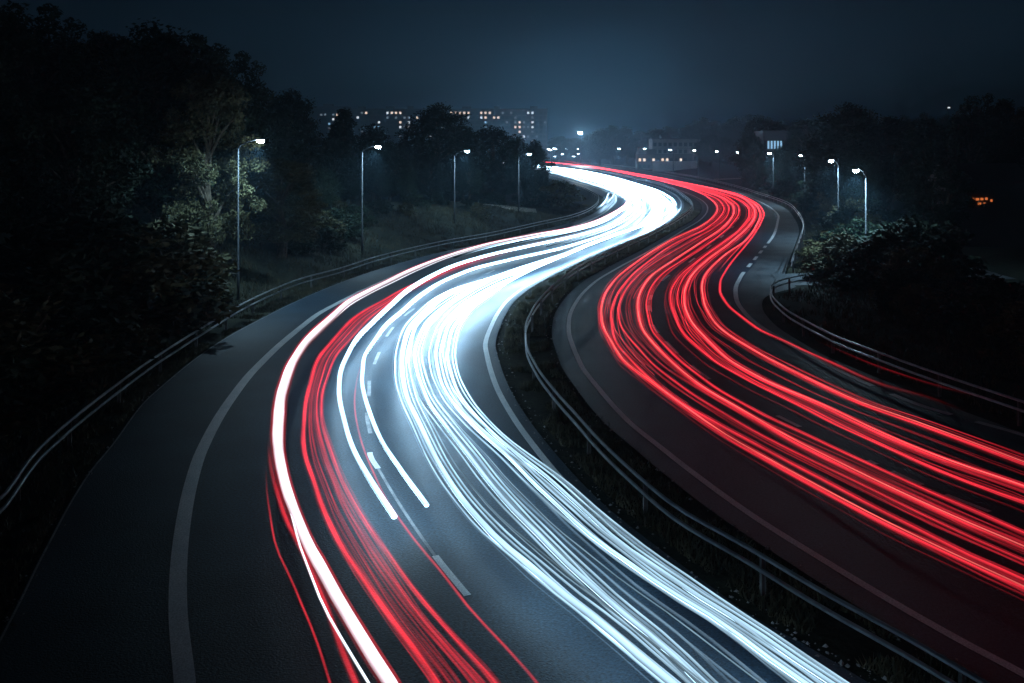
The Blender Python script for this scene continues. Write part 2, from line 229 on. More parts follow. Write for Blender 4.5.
class MB:
    def __init__(s): s.v = []; s.f = []
    def box(s, x0, x1, y0, y1, z0, z1):
        b = len(s.v)
        s.v += [(x0,y0,z0),(x1,y0,z0),(x1,y1,z0),(x0,y1,z0),(x0,y0,z1),(x1,y0,z1),(x1,y1,z1),(x0,y1,z1)]
        s.f += [tuple(b+i for i in q) for q in ((0,3,2,1),(4,5,6,7),(0,1,5,4),(1,2,6,5),(2,3,7,6),(3,0,4,7))]; return s
    def tube(s, pts, rad, n=8, cap=True):
        P = [Vector(p) for p in pts]; b = len(s.v)
        for i, p in enumerate(P):
            t = (P[min(i+1, len(P)-1)] - P[max(i-1, 0)]).normalized()
            a = t.cross(Vector((0, 0, 1)) if abs(t.z) < 0.9 else Vector((0, 1, 0))).normalized(); c = a.cross(t)
            r = rad[i] if hasattr(rad, '__len__') else rad
            for k in range(n):
                w = 2 * math.pi * k / n; s.v.append(tuple(p + a * (r * math.cos(w)) + c * (r * math.sin(w))))
        for i in range(len(P) - 1):
            for k in range(n):
                k2 = (k + 1) % n; s.f.append((b+i*n+k, b+i*n+k2, b+(i+1)*n+k2, b+(i+1)*n+k))
        if cap: s.f += [tuple(b+k for k in reversed(range(n))), tuple(b+(len(P)-1)*n+k for k in range(n))]
        return s
    def build(s, name, m, parent=None, smooth_=False): return mesh(name, s.v, s.f, m, parent, smooth_)

def strip(xl, xr, y, zl, zr=None):
    zr = zl if zr is None else zr; n = len(y); v, f = [], []
    for i in range(n):
        v += [(xl[i], y[i], zl), (xr[i], y[i], zr)]
    for i in range(n - 1):
        f.append((2*i, 2*i+1, 2*i+3, 2*i+2))
    return v, f
def frame2(x, y):
    """unit normal (pointing to +x side) of the plan curve"""
    dx = np.gradient(x); dy = np.gradient(y); L = np.hypot(dx, dy)
    return dy / L, -dx / L

# ------------------------------------------------------------------ the ground
YG = np.concatenate([np.arange(-40, 140, 1.6), ys(140, 1500, 2.5, 0.02)])
XG = np.concatenate([-ys(62, 1200, 3, 0.05)[::-1], np.arange(-60, 80, 1.4), ys(81, 1200, 3, 0.05)])
rng = np.random.default_rng(5)
def vnoise(x, y, s, seed):
    x = x / s; y = y / s; xi = np.floor(x).astype(int); yi = np.floor(y).astype(int); fx = x - xi; fy = y - yi
    fx = fx*fx*(3-2*fx); fy = fy*fy*(3-2*fy)
    def h(a, b): return np.mod(np.sin(a * 127.1 + b * 311.7 + seed * 17.3) * 43758.5453, 1.0)
    return (h(xi, yi)*(1-fx)+h(xi+1, yi)*fx)*(1-fy) + (h(xi, yi+1)*(1-fx)+h(xi+1, yi+1)*fx)*fy
def right_edge(y):
    y = np.asarray(y, float)
    return np.where(y < 52.3, X('G', np.minimum(y, 52.3)), np.where(y > 58.3, X('Hh', np.maximum(y, 58.3)), 17.1 + (y - 52.3) / 6 * 1.1))
def height(x, y):
    x = np.asarray(x, float); y = np.asarray(y, float); yc = np.clip(y, 5, 640)
    dl = X('E', yc) - x; dr = x - right_edge(yc)
    fade = 1 - 0.75 * smooth(70, 130, yc)
    z = np.where(dl > 0, smooth(0.8, 13, dl) * 3.4 * fade + (vnoise(x, y, 4, 1) - 0.4) * 0.5 * smooth(1.0, 4, dl), 0)
    lay = 1 - smooth(4, 9, np.abs(y - 57)) * 1.0
    z = z + np.where(dr > 0, smooth(1.5, 14, dr) * 0.8 * (1 - 0.9 * lay * (dr < 14)) + (vnoise(x, y, 4, 2) - 0.4) * 0.35 * smooth(1.0, 4, dr) * (1 - lay), 0)
    z = z + np.where(dr > 0, 7.5 * smooth(270, 420, yc) * smooth(8, 50, dr), 0)
    return z - 0.035
gx, gy = np.meshgrid(XG, YG); gz = height(gx, gy)
gv = np.stack([gx.ravel(), gy.ravel(), gz.ravel()], 1); nx = len(XG)
gf = [(j*nx+i, j*nx+i+1, (j+1)*nx+i+1, (j+1)*nx+i) for j in range(len(YG)-1) for i in range(nx-1)]
tag(mesh('ground', gv, gf, M['soil'], None, True), 'dark grassy ground and embankments either side of the motorway', None, kind='structure')
def gz1(x, y): return float(height(np.array([x]), np.array([y]))[0])

# ------------------------------------------------------------------ the motorway
YR = ys(2, 640, 0.6, 0.02)
v, f = strip(X('AE', YR), X('B', YR) + 0.42, YR, 0.0)
tag(mesh('road', v, f, M['asphalt']), 'oncoming carriageway sweeping through an S-bend under white light streaks', None, kind='structure')
v, f = strip(X('C', YR) - 0.75, np.maximum(X('D', YR) + 0.25, X('D', YR)), YR, 0.0)
tag(mesh('road', v, f, M['asphalt']), 'outgoing carriageway sweeping through an S-bend under red light streaks', None, kind='structure')
v, f = strip(X('D', YR) + 0.25, right_edge(YR) - 0.55, YR, 0.0)
tag(mesh('hard_shoulder', v, f, M['asphalt_old']), 'worn grey hard shoulder and lay-by right of the red streaks', None, kind='structure')
pv = []; pn = 14
for i in range(pn):
    x = 15.6 + i * 1.2; pv += [(x, 53.0 + 0.18*i, max(0.004, gz1(x, 53.4) + 0.03 if i > 3 else 0.004)), (x, 57.6 + 0.3*i, max(0.004, gz1(x, 57.6) + 0.03 if i > 3 else 0.004))]
tag(mesh('slip_road', pv, [(2*i, 2*i+2, 2*i+3, 2*i+1) for i in range(pn-1)], M['asphalt_old']), 'short side track leaving the lay-by between the two crash barriers', None, kind='structure')
for k, (a, b, off, amp_) in enumerate(((48, 96, 1.1, 0.25), (44, 74, 2.3, 0.3), (60, 104, 2.9, 0.35))):
    y = np.arange(a, b, 0.7); x = X('D', y) + off + amp_*np.sin(y*0.5 + k) + 0.12*np.sin(y*1.9 + 2*k); x = np.minimum(x, right_edge(y) - 1.0)
    v, f = strip(x - 0.03, x + 0.03, y, 0.004); tag(mesh('sealed_crack', v, f, M['tar']), 'dark sealed crack running along the lay-by surface', None, kind='structure')
# left verge shoulder kerb line and pale path behind the barrier
pv = []; 
for i in range(12):
    x = -7.0 + i * 0.9; y = 99 + 0.6*i
    pv += [(x, y, gz1(x, y) + 0.10), (x, y + 5.0, gz1(x, y + 5) + 0.10)]
tag(mesh('path', pv, [(2*i, 2*i+2, 2*i+3, 2*i+1) for i in range(11)], M['path']), 'pale path behind the left crash barrier', None, kind='structure')
pv = []
for i in range(10):
    x = 52.0 + i * 2.4; y = 232 - 1.2*i
    pv += [(x, y, gz1(x, y) + 0.25), (x + 2, y + 9.0, gz1(x, y + 9) + 0.25)]
tag(mesh('path', pv, [(2*i, 2*i+2, 2*i+3, 2*i+1) for i in range(9)], M['path']), 'pale track beyond the right crash barrier', None, kind='structure')

def marking(name, curve, w, label, ranges=None, m='paint', z=0.005):
    v, f = [], []
    for a, b in (ranges or [(2, 620)]):
        y = ys(a, b, 0.3 if b - a < 8 else 0.5, 0.015); x = X(curve, y); nx_, ny_ = frame2(x, y)
        o = len(v)
        for i in range(len(y)):
            v += [(x[i]-nx_[i]*w/2, y[i]-ny_[i]*w/2, z), (x[i]+nx_[i]*w/2, y[i]+ny_[i]*w/2, z)]
        f += [(o+2*i, o+2*i+1, o+2*i+3, o+2*i+2) for i in range(len(y)-1)]
    return tag(mesh(name, v, f, M[m]), label, None, kind='structure')
marking('edge_line', 'A', 0.31, 'broad white edge line along the outer side of the oncoming carriageway')
marking('edge_line', 'B', 0.19, 'white edge line along the central reservation on the oncoming side')
marking('edge_line', 'C', 0.19, 'white edge line along the central reservation on the outgoing side')
marking('edge_line', 'D', 0.24, 'white edge line between the outgoing lanes and the lay-by',
        [(2, 26.5), (27.2, 29.5), (30.5, 59), (61.5, 63.5), (65.5, 67.6), (69.6, 71.6), (73.5, 75.2), (77, 620)])
v, f = strip(X('AE', YR) + 0.02, X('AE', YR) + 0.06, YR, 0.006)
tag(mesh('edge_line', v, f, M['paint_faint']), 'thin pale line at the asphalt edge beside the left verge', None, kind='structure')
dl = [(16.16, 17.74), (22.6, 23.8)] + [(a, a + 2.0) for a in (25.4, 29.2, 33.6, 38.6, 43.4, 50, 58, 67, 76, 86)]
marking('lane_line', 'ML', 0.12, 'dashed white lane line on the oncoming carriageway', dl[2:], m='paint_faint')
marking('lane_line', 'ML', 0.14, 'nearest white lane dashes on the oncoming carriageway', dl[:2])
marking('lane_line', 'ML', 0.07, 'worn thin line running between two lane dashes on the oncoming carriageway', [(17.74, 22.6)], m='paint_faint', z=0.004)
dr = [(17.2, 18.6), (19.9, 20.9), (21.5, 22.4), (22.9, 23.2), (26.0, 27.1), (31.4, 33.4), (35.4, 37.6), (39.4, 41.2), (44.8, 46.3), (48, 49.6)] + [(a, a + 2.6) for a in (55, 64, 73, 82, 92, 104, 118, 134, 150)]
marking('lane_line', 'MR', 0.15, 'dashed white lane line on the outgoing carriageway', dr)

# ------------------------------------------------------------------ crash barriers
def rail_ring(zc):
    return [(0.005, zc-.034), (.05, zc-.034), (.065, zc-.02), (.065, zc+.02), (.05, zc+.034), (0.005, zc+.034)]
RINGS = [rail_ring(.74), rail_ring(.47)]
def beam(name, x, y, side, off, parent, base=0.0, drop=0.0):
    nx_, ny_ = frame2(x, y); n = len(RINGS[0]); v, f = [], []
    for ring in RINGS:
        b = len(v)
        for i in range(len(y)):
            for (a, z) in ring:
                d = side * (a + off); v.append((x[i] + nx_[i]*d, y[i] + ny_[i]*d, z + base))
        for i in range(len(y) - 1):
            for k in range(n):
                k2 = (k+1) % n; q = (b+i*n+k, b+i*n+k2, b+(i+1)*n+k2, b+(i+1)*n+k); f.append(q[::-1] if side > 0 else q)
        f += [tuple(b+k for k in range(n)), tuple(b+(len(y)-1)*n + k for k in reversed(range(n)))]
    return mesh(name, v, f, M['zinc'], parent)
def barrier(curve, y0, y1, sides, label, spacing):
    y = ys(y0, y1, 0.5, 0.016); x = X(curve, y)
    root = empty('crash_barrier', (float(x[0]), float(y[0]), 0), label, 'crash barrier')
    inv = Vector((-float(x[0]), -float(y[0]), 0))
    made = []
    for s in sides:
        made.append(beam('guard_rail', x, y, s, 0.07 if len(sides) == 1 else 0.10, root))
    yf = np.linspace(y0, y1, 4000); xf = X(curve, yf); L = np.concatenate([[0], np.cumsum(np.hypot(np.diff(xf), np.diff(yf)))])
    p = 0.6; posts = 0; pm = None; rest = MB()
    while p < L[-1]:
        yy = float(np.interp(p, L, yf)); xx = float(np.interp(p, L, xf))
        if posts < 98:
            if pm is None:
                mb = MB().box(-.05, .05, -.005, .005, -.6, .72).box(-.05, -.042, -.03, .03, -.6, .72).box(.042, .05, -.03, .03, -.6, .72)
                o = mb.build('post', M['post'], root); pm = o
            else:
                o = pm.copy(); col.objects.link(o); o.parent = root
            o.location = (xx + inv.x, yy + inv.y, 0); posts += 1
            t = np.interp(p + .5, L, xf) - np.interp(p - .5, L, xf); o.rotation_euler.z = -math.asin(max(-1, min(1, t)))
        else:
            rest.box(xx-.05+inv.x, xx+.05+inv.x, yy-.03+inv.y, yy+.03+inv.y, -.6, .72)
        p += spacing
    if rest.v: tag(rest.build('post', M['post'], root), None, None, kind='stuff')
    for o in made: o.location = inv
    return root
barrier('E', 8, 560, (1,), 'long steel crash barrier along the left verge beneath the black wood', 4.0)
barrier('F', 5, 600, (-1,), 'steel crash barrier down the grassy central reservation between white and red streaks', 4.0)
barrier('G', 10, 52.3, (-1,), 'steel crash barrier at right front, its end curling round the grass bank', 3.2)
barrier('Hh', 58.3, 600, (-1,), 'steel crash barrier beyond the lay-by, bending away under the row of right-hand lamps', 4.0)

# ------------------------------------------------------------------ light streaks
def streak_path(y, x, z, rad, seg=8):
    """tube of round section along the plan curve"""
    nx_, ny_ = frame2(x, y); n = len(y); v = []
    for k in range(seg):
        w = 2*math.pi*k/seg
        v.append(np.stack([x + nx_*rad*math.cos(w), y + ny_*rad*math.cos(w), z + rad*0.8*math.sin(w)], 1))
    v = np.stack(v, 1).reshape(-1, 3)
    f = [(i*seg+k, (i+1)*seg+k, (i+1)*seg+(k+1) % seg, i*seg+(k+1) % seg) for i in range(n-1) for k in range(seg)]
    f += [tuple(range(seg)), tuple((n-1)*seg+k for k in reversed(range(seg)))]
    return v, f
TM = dict(
    white=trail('white headlight streak', (0.50, 0.78, 1.0), 10.0), soft=trail('soft white headlight streak', (0.48, 0.76, 1.0), 0.8, True),
    broad=trail('broad headlight streak', (0.82, 0.90, 1.0), 1.9),
    halo_red=trail('red rim of a streak', (1.0, 0.03, 0.05), 0.45, True), red=trail('red tail light streak', (1.0, 0.034, 0.055), 1.15, True),
    core=trail('hot core of a red streak', (1.0, 0.20, 0.17), 1.5), softred=trail('soft red tail light streak', (1.0, 0.03, 0.055), 0.42, True),
    halo_blue=trail('bluish rim of a streak', (0.40, 0.72, 1.0), 0.035, True))
for k_ in ('soft', 'softred', 'halo_red', 'halo_blue'): TM[k_].cycles.emission_sampling = 'NONE'
rs = np.random.default_rng(11)
def wob(y, amp, wl_, ph):
    s = np.log(np.maximum(y, 4)) * 40 / wl_
    return amp * (np.sin(s + ph) + 0.6*np.sin(2.3*s + 1.7*ph) + 0.35*np.sin(5.1*s + 2.9*ph)) / 1.5
def streak(kind, y, x, rad, name, label, cat, group=None, height_=0.65, amp=0.03, glow=1.0, near=1.0, rim=None, rimr=1.5, flick=0.18, ends=(0, 0), ring=None):
    """one lamp's streak; near = brightness left at the viewer's end, ends = metres over which each end fades"""
    ph = rs.uniform(0, 6.28); xx = x + wob(y, amp, 5, ph); zz = height_ + wob(y, 0.02, 4, ph + 1)
    r = np.full(len(y), rad) * (1 + 0.06 * wob(y, 1, 3, ph + 2)) * (1 + 0.35*smooth(120, 500, y))
    up = 1.0 if kind in ('white', 'broad') else 1.9
    if kind == 'white' and ring is None: r = r * (0.58 + 0.42*smooth(20, 48, y))
    if kind == 'broad': r = r * (0.66 + 0.34*smooth(15, 30, y))
    g = glow * (near + (1 - near) * smooth(18, 46, y)) * (1 + up * smooth(50, 150, y)) * (1 + flick * wob(y, 1, 1.3, ph + 3))
    if ends[0]: g = g * smooth(y[0], y[0] + ends[0], y)
    if ends[1]: g = g * (1 - smooth(y[-1] - ends[1], y[-1], y))
    v, f = streak_path(y, xx, zz, r)
    # headlamps are dipped: more light down on the road; tail lamps shine back and up, hardly down
    top, sd, dn = ring or ((1.0, 0.16, 6.2) if kind == 'white' else (1.0, 0.6, 1.0) if kind == 'soft' else (1.0, 0.10, 0.06) if kind == 'broad' else (1.0, 0.14, 0.03))
    sn = np.sin(2*np.pi*np.arange(8)/8); rf = np.where(sn > 0, sd + (top - sd)*sn, sd + (dn - sd)*-sn)
    g8 = g[:, None] * rf[None]
    if kind == 'white' and ring is None:                                # the dipped beam keeps lighting the road right up to the viewer
        lowg = g / (near + (1 - near) * smooth(18, 46, y)) * (max(near, 0.19) + (1 - max(near, 0.19)) * smooth(18, 46, y))
        g8 = np.where(sn[None] < -0.9, lowg[:, None] * rf[None], g8)
    g8 = g8.ravel()
    o = mesh(name, v, f, TM[kind], None, True, g8); tag(o, label, cat, group)
    if rim:
        v2, f2 = streak_path(y, xx, zz, r * rimr)
        mesh('glow_rim', v2, f2, TM[rim], o, True, g8)
    return o
YT = lambda a, b: ys(a, b, 0.6, 0.02)
FAR = 600
def lane_mix(y, l, r, w):
    return X(l, y) * (1 - w) + X(r, y) * w
B_lim = lambda y, x: np.minimum(x, X('B', y) - 0.45)
A_lim = lambda y, x: np.maximum(x, X('A', y) + 0.5)
def wx(name, y): return A_lim(y, B_lim(y, X(name, y)))
C_lim = lambda y, x: np.maximum(x, X('C', y) + 0.5)
def rx(name, y): return C_lim(y, X(name, y))
HS, TS = 'headlight_streak', 'tail_light_streak'
y = YT(4, FAR); streak('broad', y, wx('W1', y), 0.16, HS, 'broadest white headlight streak, red-rimmed, nearest the left edge line', 'light streak', amp=0.015, near=0.9, rim='halo_red', rimr=1.45)
y = YT(4, FAR); streak('broad', y, wx('W1', y) + 0.02 - 0.30*(1-smooth(14, 22, y)) + 0.40*smooth(30, 60, y), 0.035, HS, 'thin white streak clinging to the broad red-rimmed one', 'light streak', amp=0.02)
y = YT(18.05, FAR); streak('white', y, wx('W2', y), 0.115, HS, 'white streak ending abruptly beside the red bundle, left of the lane dashes', 'light streak', amp=0.02, rim='halo_blue', glow=0.5, near=0.6)
y = YT(18.65, FAR); streak('white', y, wx('W3', y), 0.10, HS, 'white streak ending abruptly right of the lane dashes', 'light streak', amp=0.02, rim='halo_blue', glow=0.5, near=0.6)
y = YT(4, FAR); streak('white', y, wx('W4a', y), 0.12, HS, 'bold white streak on the left side of the inner white bundle', 'light streak', amp=0.02, near=0.16, rim='halo_blue')
y = YT(4, FAR); streak('white', y, wx('W4b', y), 0.085, HS, 'second bold white streak of the inner bundle, right of its boldest one', 'light streak', amp=0.03, near=0.125, rim='halo_blue')
y = YT(4, FAR); streak('white', y, wx('W5a', y), 0.07, HS, 'white streak left of the innermost one beside the central reservation', 'light streak', amp=0.03, near=0.16, rim='halo_blue')
y = YT(4, FAR); streak('white', y, wx('W5b', y), 0.075, HS, 'innermost white streak beside the central reservation edge line', 'light streak', amp=0.03, near=0.125, rim='halo_blue')
# finer white streaks woven between the bold ones
GW = 'fine white headlight streaks of the inner bundle'
for i in range(27):
    y = YT(4, FAR)
    if i < 22:                                                          # riding beside one of the bold ones
        base = ['W4a', 'W4b', 'W5a', 'W5b'][i % 4]; x = X(base, y) + rs.normal(0.05, 0.26) + rs.uniform(0.03, 0.14)*np.sin(np.log(y)*rs.uniform(1.0, 2.6) + rs.uniform(0, 6.3))
    else:
        x = lane_mix(y, 'W4b', 'W5a', rs.uniform(0.1, 0.9) + 0.2*np.sin(np.log(y)*rs.uniform(1.0, 2.0) + rs.uniform(0, 6.3)))
    x = A_lim(y, B_lim(y, x)); hard = i % 4 == (i // 4) % 4
    streak('white' if hard else 'soft', y, x, rs.uniform(0.010, 0.020) if hard else rs.uniform(0.010, 0.030), HS, 'one of the fine white streaks woven through the inner white bundle', 'light streak', GW, amp=0.02, glow=rs.uniform(0.3, 0.9), near=rs.uniform(0.05, 0.10) if hard else rs.uniform(0.3, 0.7), height_=rs.uniform(0.55, 0.80), flick=0.3, ring=(1.0, 0.5, 0.6))
for base in ('W4a', 'W4b', 'W5a', 'W5b'):
    for off in (-0.20, 0.13, 0.21):
        y = YT(4, FAR); x = A_lim(y, B_lim(y, X(base, y) + off + 0.05*np.sin(np.log(y)*1.7 + 9*off)))
        streak('white', y, x, 0.022, HS, 'one of the fine white streaks woven through the inner white bundle', 'light streak', GW, amp=0.012, glow=0.8, near=0.10 + 0.02*(off > 0), height_=0.65 + 0.2*abs(off), flick=0.3, ring=(1.0, 0.5, 0.6))
GW2 = 'fine white headlight streaks of the outer lane far up the bend'
for i in range(12):
    l, r = [('W1', 'W2'), ('W2', 'W3'), ('W3', 'W4a')][i % 3]
    y = YT(rs.uniform(58, 85), FAR); w = rs.uniform(0.1, 0.9) + 0.15*np.sin(np.log(y)*2 + rs.uniform(0, 6.3))
    x = A_lim(y, B_lim(y, lane_mix(y, l, r, w)))
    streak('white' if i % 2 else 'soft', y, x, rs.uniform(0.05, 0.10), HS, 'one of the fine white streaks filling the outer lane up the bend', 'light streak', GW2, glow=rs.uniform(0.5, 0.9), height_=rs.uniform(0.6, 0.8), ends=(30, 0))
# red streaks on the oncoming side
def nx2(name, y, off=0.0): return X(name, y) + off
for k, (nm, rad, gl, lab) in enumerate([
    ('RL0', 0.022, 0.5, 'thin red streak furthest left on the oncoming carriageway, ending up the bend'),
    ('RL0b', 0.05, 0.62, 'dim red streak just left of the broad white one at the bottom'),
    ('RL1', 0.065, 0.72, 'strongest red streak right of the broad white one, fading up the bend'),
    ('RL2', 0.05, 0.5, 'dull red streak along the right side of the red bundle on the oncoming carriageway'),
    ('RL3', 0.028, 0.5, 'thin lone red streak crossing the lane dashes near the bottom')]):
    a, b = span(nm); y = YT(4, b); streak('red', y, X(nm, y), rad*0.75, TS, lab, 'light streak', height_=0.8, amp=0.03, glow=gl, near=0.7, rim='softred', rimr=1.7, ends=(0, min(30, (b-10)*0.4)), flick=0.3)
GR = 'soft red streaks between the broad white streak and the lane dashes'
for i in range(28):
    y = YT(4, rs.uniform(42, 95)); w = rs.uniform(-0.10, 1.10) + 0.06*np.sin(np.log(y)*rs.uniform(1.5, 3.0) + rs.uniform(0, 6.3))
    x = np.where(y < 70, lane_mix(y, 'RL1', 'RL2', w), X('RL1', y) + 1.2*w)
    streak('softred', y, x, rs.uniform(0.007, 0.030), TS, 'one of the soft red streaks in the dull red bundle on the oncoming carriageway', 'light streak', GR, height_=rs.uniform(0.7, 0.9), amp=0.02, glow=rs.uniform(0.25, 1.3), near=0.5, ends=(0, 28), flick=0.4)
for nm, yy in (('RL1', 0.0),):
    y = YT(62, 150); streak('red', y, A_lim(y, X('W1', y) + 1.3 - 0.5*smooth(90, 150, y)), 0.05, TS, 'thin red streak among the white ones halfway up the left bend', 'light streak', height_=0.95, glow=0.5, ends=(8, 40))
# red tail lights on the outgoing side
spec = [('R1', 0.05, 'outermost red streak beside the left edge line of the outgoing carriageway', 1.0),
        ('R2', 0.042, 'second red streak from the left edge line of the outgoing carriageway', 0.8),
        ('R3', 0.03, 'thin red streak in the middle of the left red bundle', 0.7),
        ('R4', 0.06, 'brightest pale-cored red streak of the left red bundle', 1.2),
        ('R5', 0.032, 'red streak on the right flank of the left red bundle by the lane dashes', 0.85),
        ('R6', 0.036, 'red streak on the left flank of the right red bundle', 0.9),
        ('R6b', 0.06, 'broad pale-cored red streak in the right red bundle', 1.2),
        ('R7', 0.055, 'rightmost bold red streak, beside the lay-by edge line', 1.05)]
for nm, rad, lab, gl in spec:
    y = YT(4, FAR); o = streak('red', y, rx(nm, y), rad, TS, lab, 'light streak', height_=0.8, amp=0.03, glow=gl, near=0.72, rim='softred', rimr=2.2, flick=0.25)
    if gl >= 1.0:
        ph = rs.uniform(0, 6); xx = rx(nm, y); v, f = streak_path(y, xx, np.full(len(y), 0.8 + rad*0.75), np.full(len(y), rad*0.45))
        mesh('bright_core', v, f, TM['core'], o, True, ((1 + 0.3*wob(y, 1, 2, ph)) * (0.6 + 0.4*smooth(18, 50, y)))[:, None].repeat(8, 1).__mul__(np.clip(np.sin(2*np.pi*np.arange(8)/8), 0.02, 1)[None]).ravel())
y = YT(24.5, FAR); streak('red', y, rx('R8', y), 0.055, TS, 'lone red streak straying over the lay-by edge line on the right', 'light streak', height_=0.8, amp=0.03, glow=0.8, near=0.35, rim='softred', rimr=1.6, ends=(9, 0))
y = YT(52, FAR); streak('red', y, rx('R8', y) - 0.35, 0.045, TS, 'short red streak hugging the lone one before it joins the right bundle', 'light streak', height_=0.8, amp=0.05, glow=0.8, ends=(9, 0))
y = YT(25.5, 34); streak('softred', y, X('D', y) - 0.15, 0.05, TS, 'faint red smear over the hard shoulder at the right edge', 'light streak', height_=0.8, amp=0.1, glow=0.7, ends=(6, 8))
G1, G2 = 'fine red streaks of the left red bundle', 'fine red streaks of the right red bundle'
for i in range(56):
    left = i % 2 == 0; y = YT(4 if i % 6 else rs.uniform(20, 45), FAR)
    if i % 8 < 6:
        base = (['R1', 'R2', 'R3', 'R4', 'R5'][(i//2) % 5] if left else ['R6', 'R6b', 'R7', 'R6b'][(i//2) % 4])
        x = X(base, y) + rs.normal(0, 0.16 if left else 0.24) + rs.uniform(0.02, 0.12)*np.sin(np.log(y)*rs.uniform(1.0, 3.0) + rs.uniform(0, 6.3))
    else:
        l, r = ('R1', 'R5') if left else ('R6', 'R7')
        x = lane_mix(y, l, r, np.clip(rs.uniform(0.05, 0.95) + 0.2*np.sin(np.log(y)*rs.uniform(1.0, 2.5) + rs.uniform(0, 6.3)), -0.1, 1.1))
    x = C_lim(y, x); kind = 'red' if i % 3 == 0 else 'softred'
    streak(kind, y, x, rs.uniform(0.008, 0.018) if kind == 'red' else rs.uniform(0.008, 0.032), TS,
           'one of the fine red streaks woven through the ' + ('left' if left else 'right') + ' red bundle', 'light streak', G1 if left else G2, height_=rs.uniform(0.68, 0.95), amp=0.025, glow=rs.uniform(0.4, 1.2), near=0.6, flick=0.35)
# short streaks on the far shoulder and in the lay-by of the left bend
y = YT(112, 158); streak('white', y, X('A', y) - 1.1 + 0.25*np.sin(y*0.12), 0.10, HS, 'short white streak in the inner bulge of the left bend, nearer the barrier', 'light streak', glow=0.28, ends=(14, 14))
y = YT(120, 166); streak('white', y, X('A', y) - 0.35 + 0.2*np.sin(y*0.12 + 1), 0.07, HS, 'short white streak in the inner bulge of the left bend, nearer the lanes', 'light streak', glow=0.26, ends=(12, 12))

# ------------------------------------------------------------------ street lamps
def lamp_thing(loc, h, side, label, group, arm=1.05, size=1.0, far=False, power=0.0, lens='lens'):
    root = empty('street_lamp', loc, label, 'street lamp', group)
    MB().tube([(0, 0, -0.5), (0, 0, 1.4), (0, 0, 1.42), (0, 0, h - 0.45)], [0.085*size, 0.08*size, 0.06*size, 0.04*size], 10).build('pole', M['pole'], root, True)
    pts = [(0, 0, h - 0.46), (side*0.10*arm, 0, h - 0.30), (side*0.45*arm, 0, h - 0.10), (side*0.85*arm, 0, h)]
    MB().tube(pts, [0.05*size, 0.042*size, 0.038*size, 0.036*size], 8).build('arm', M['pole'], root, True)
    cx = side * (0.85*arm + 0.22*size); s = size
    hb = MB(); n = 14
    for (zz, sx, sy) in ((-0.03, 0.25, 0.13), (0.03, 0.24, 0.125), (0.06, 0.17, 0.09), (0.075, 0.07, 0.04)):
        for k in range(n):
            w = 2*math.pi*k/n; hb.v.append((cx + sx*s*math.copysign(abs(math.cos(w))**0.7, math.cos(w)), sy*s*math.copysign(abs(math.sin(w))**0.7, math.sin(w)), h + zz*s))
    hb.f += [(i*n+k, i*n+(k+1) % n, (i+1)*n+(k+1) % n, (i+1)*n+k) for i in range(3) for k in range(n)] + [tuple(reversed(range(n))), tuple(3*n+k for k in range(n))]
    head = hb.build('lamp_head', M['dark'], root, True)
    lb = MB()
    for (zz, q) in ((-0.032, 1.0), (-0.12, 0.95), (-0.20, 0.5)):
        for k in range(n):
            w = 2*math.pi*k/n; lb.v.append((cx + 0.21*s*q*math.cos(w), 0.12*s*q*math.sin(w), h + zz*s))
    lb.f += [(i*n+k, i*n+(k+1) % n, (i+1)*n+(k+1) % n, (i+1)*n+k)[::-1] for i in range(2) for k in range(n)] + [tuple(range(n)), tuple(reversed([2*n+k for k in range(n)]))]
    lb.build('lens', M[lens], head, True)
    if power:
        d = bpy.data.lights.new('lamp_light', 'SPOT'); d.energy = power; d.color = (0.47, 0.78, 1.0); d.spot_size = R(140); d.spot_blend = 0.7; d.shadow_soft_size = 0.12
        lo = bpy.data.objects.new('lamp_light', d); col.objects.link(lo); lo.parent = root; lo.location = (cx, 0, h - 0.34*s); lo.rotation_euler.y = R(26) if side > 0 else 0
    return root
LG, RG = 'street lamps along the left verge', 'street lamps along the right verge'
for px, yy, hh, lab, pw in ((-14.45, 47.5, 8.55, 'tall street lamp nearest at left, beside pale lit branches', 1500), (-11.15, 67, 8.3, 'second nearest street lamp on the left verge, against dark trees', 1500),
                            (-5.4, 84.5, 7.95, 'third street lamp on the left verge, under the round-topped tree', 1300), (0.75, 100.5, 7.6, 'fourth street lamp on the left verge, before the pale path', 1100)):
    z = gz1(px, yy); lamp_thing((px, yy, z), hh - z, 1, lab, LG, arm=1.15, size=0.95, power=pw*1.7)
for px, yy, hh, lab, pw in ((22.8, 58, 6.75, 'nearest street lamp at right, rising from lit bushes', 700), (29.0, 80, 7.1, 'second nearest street lamp on the right, above dark bushes', 700),
                            (42.3, 130, 7.3, 'third street lamp of the right-hand row', 600), (47.9, 165, 7.45, 'fourth street lamp of the right-hand row', 600)):
    z = gz1(px, yy); lamp_thing((px, yy, z), hh - z, -1, lab, RG, arm=0.5, size=0.75 + yy/300, power=pw*(6.0 if yy < 60 else 3.6))
FG = 'far street lamps along the distant bend'
proto_far = None
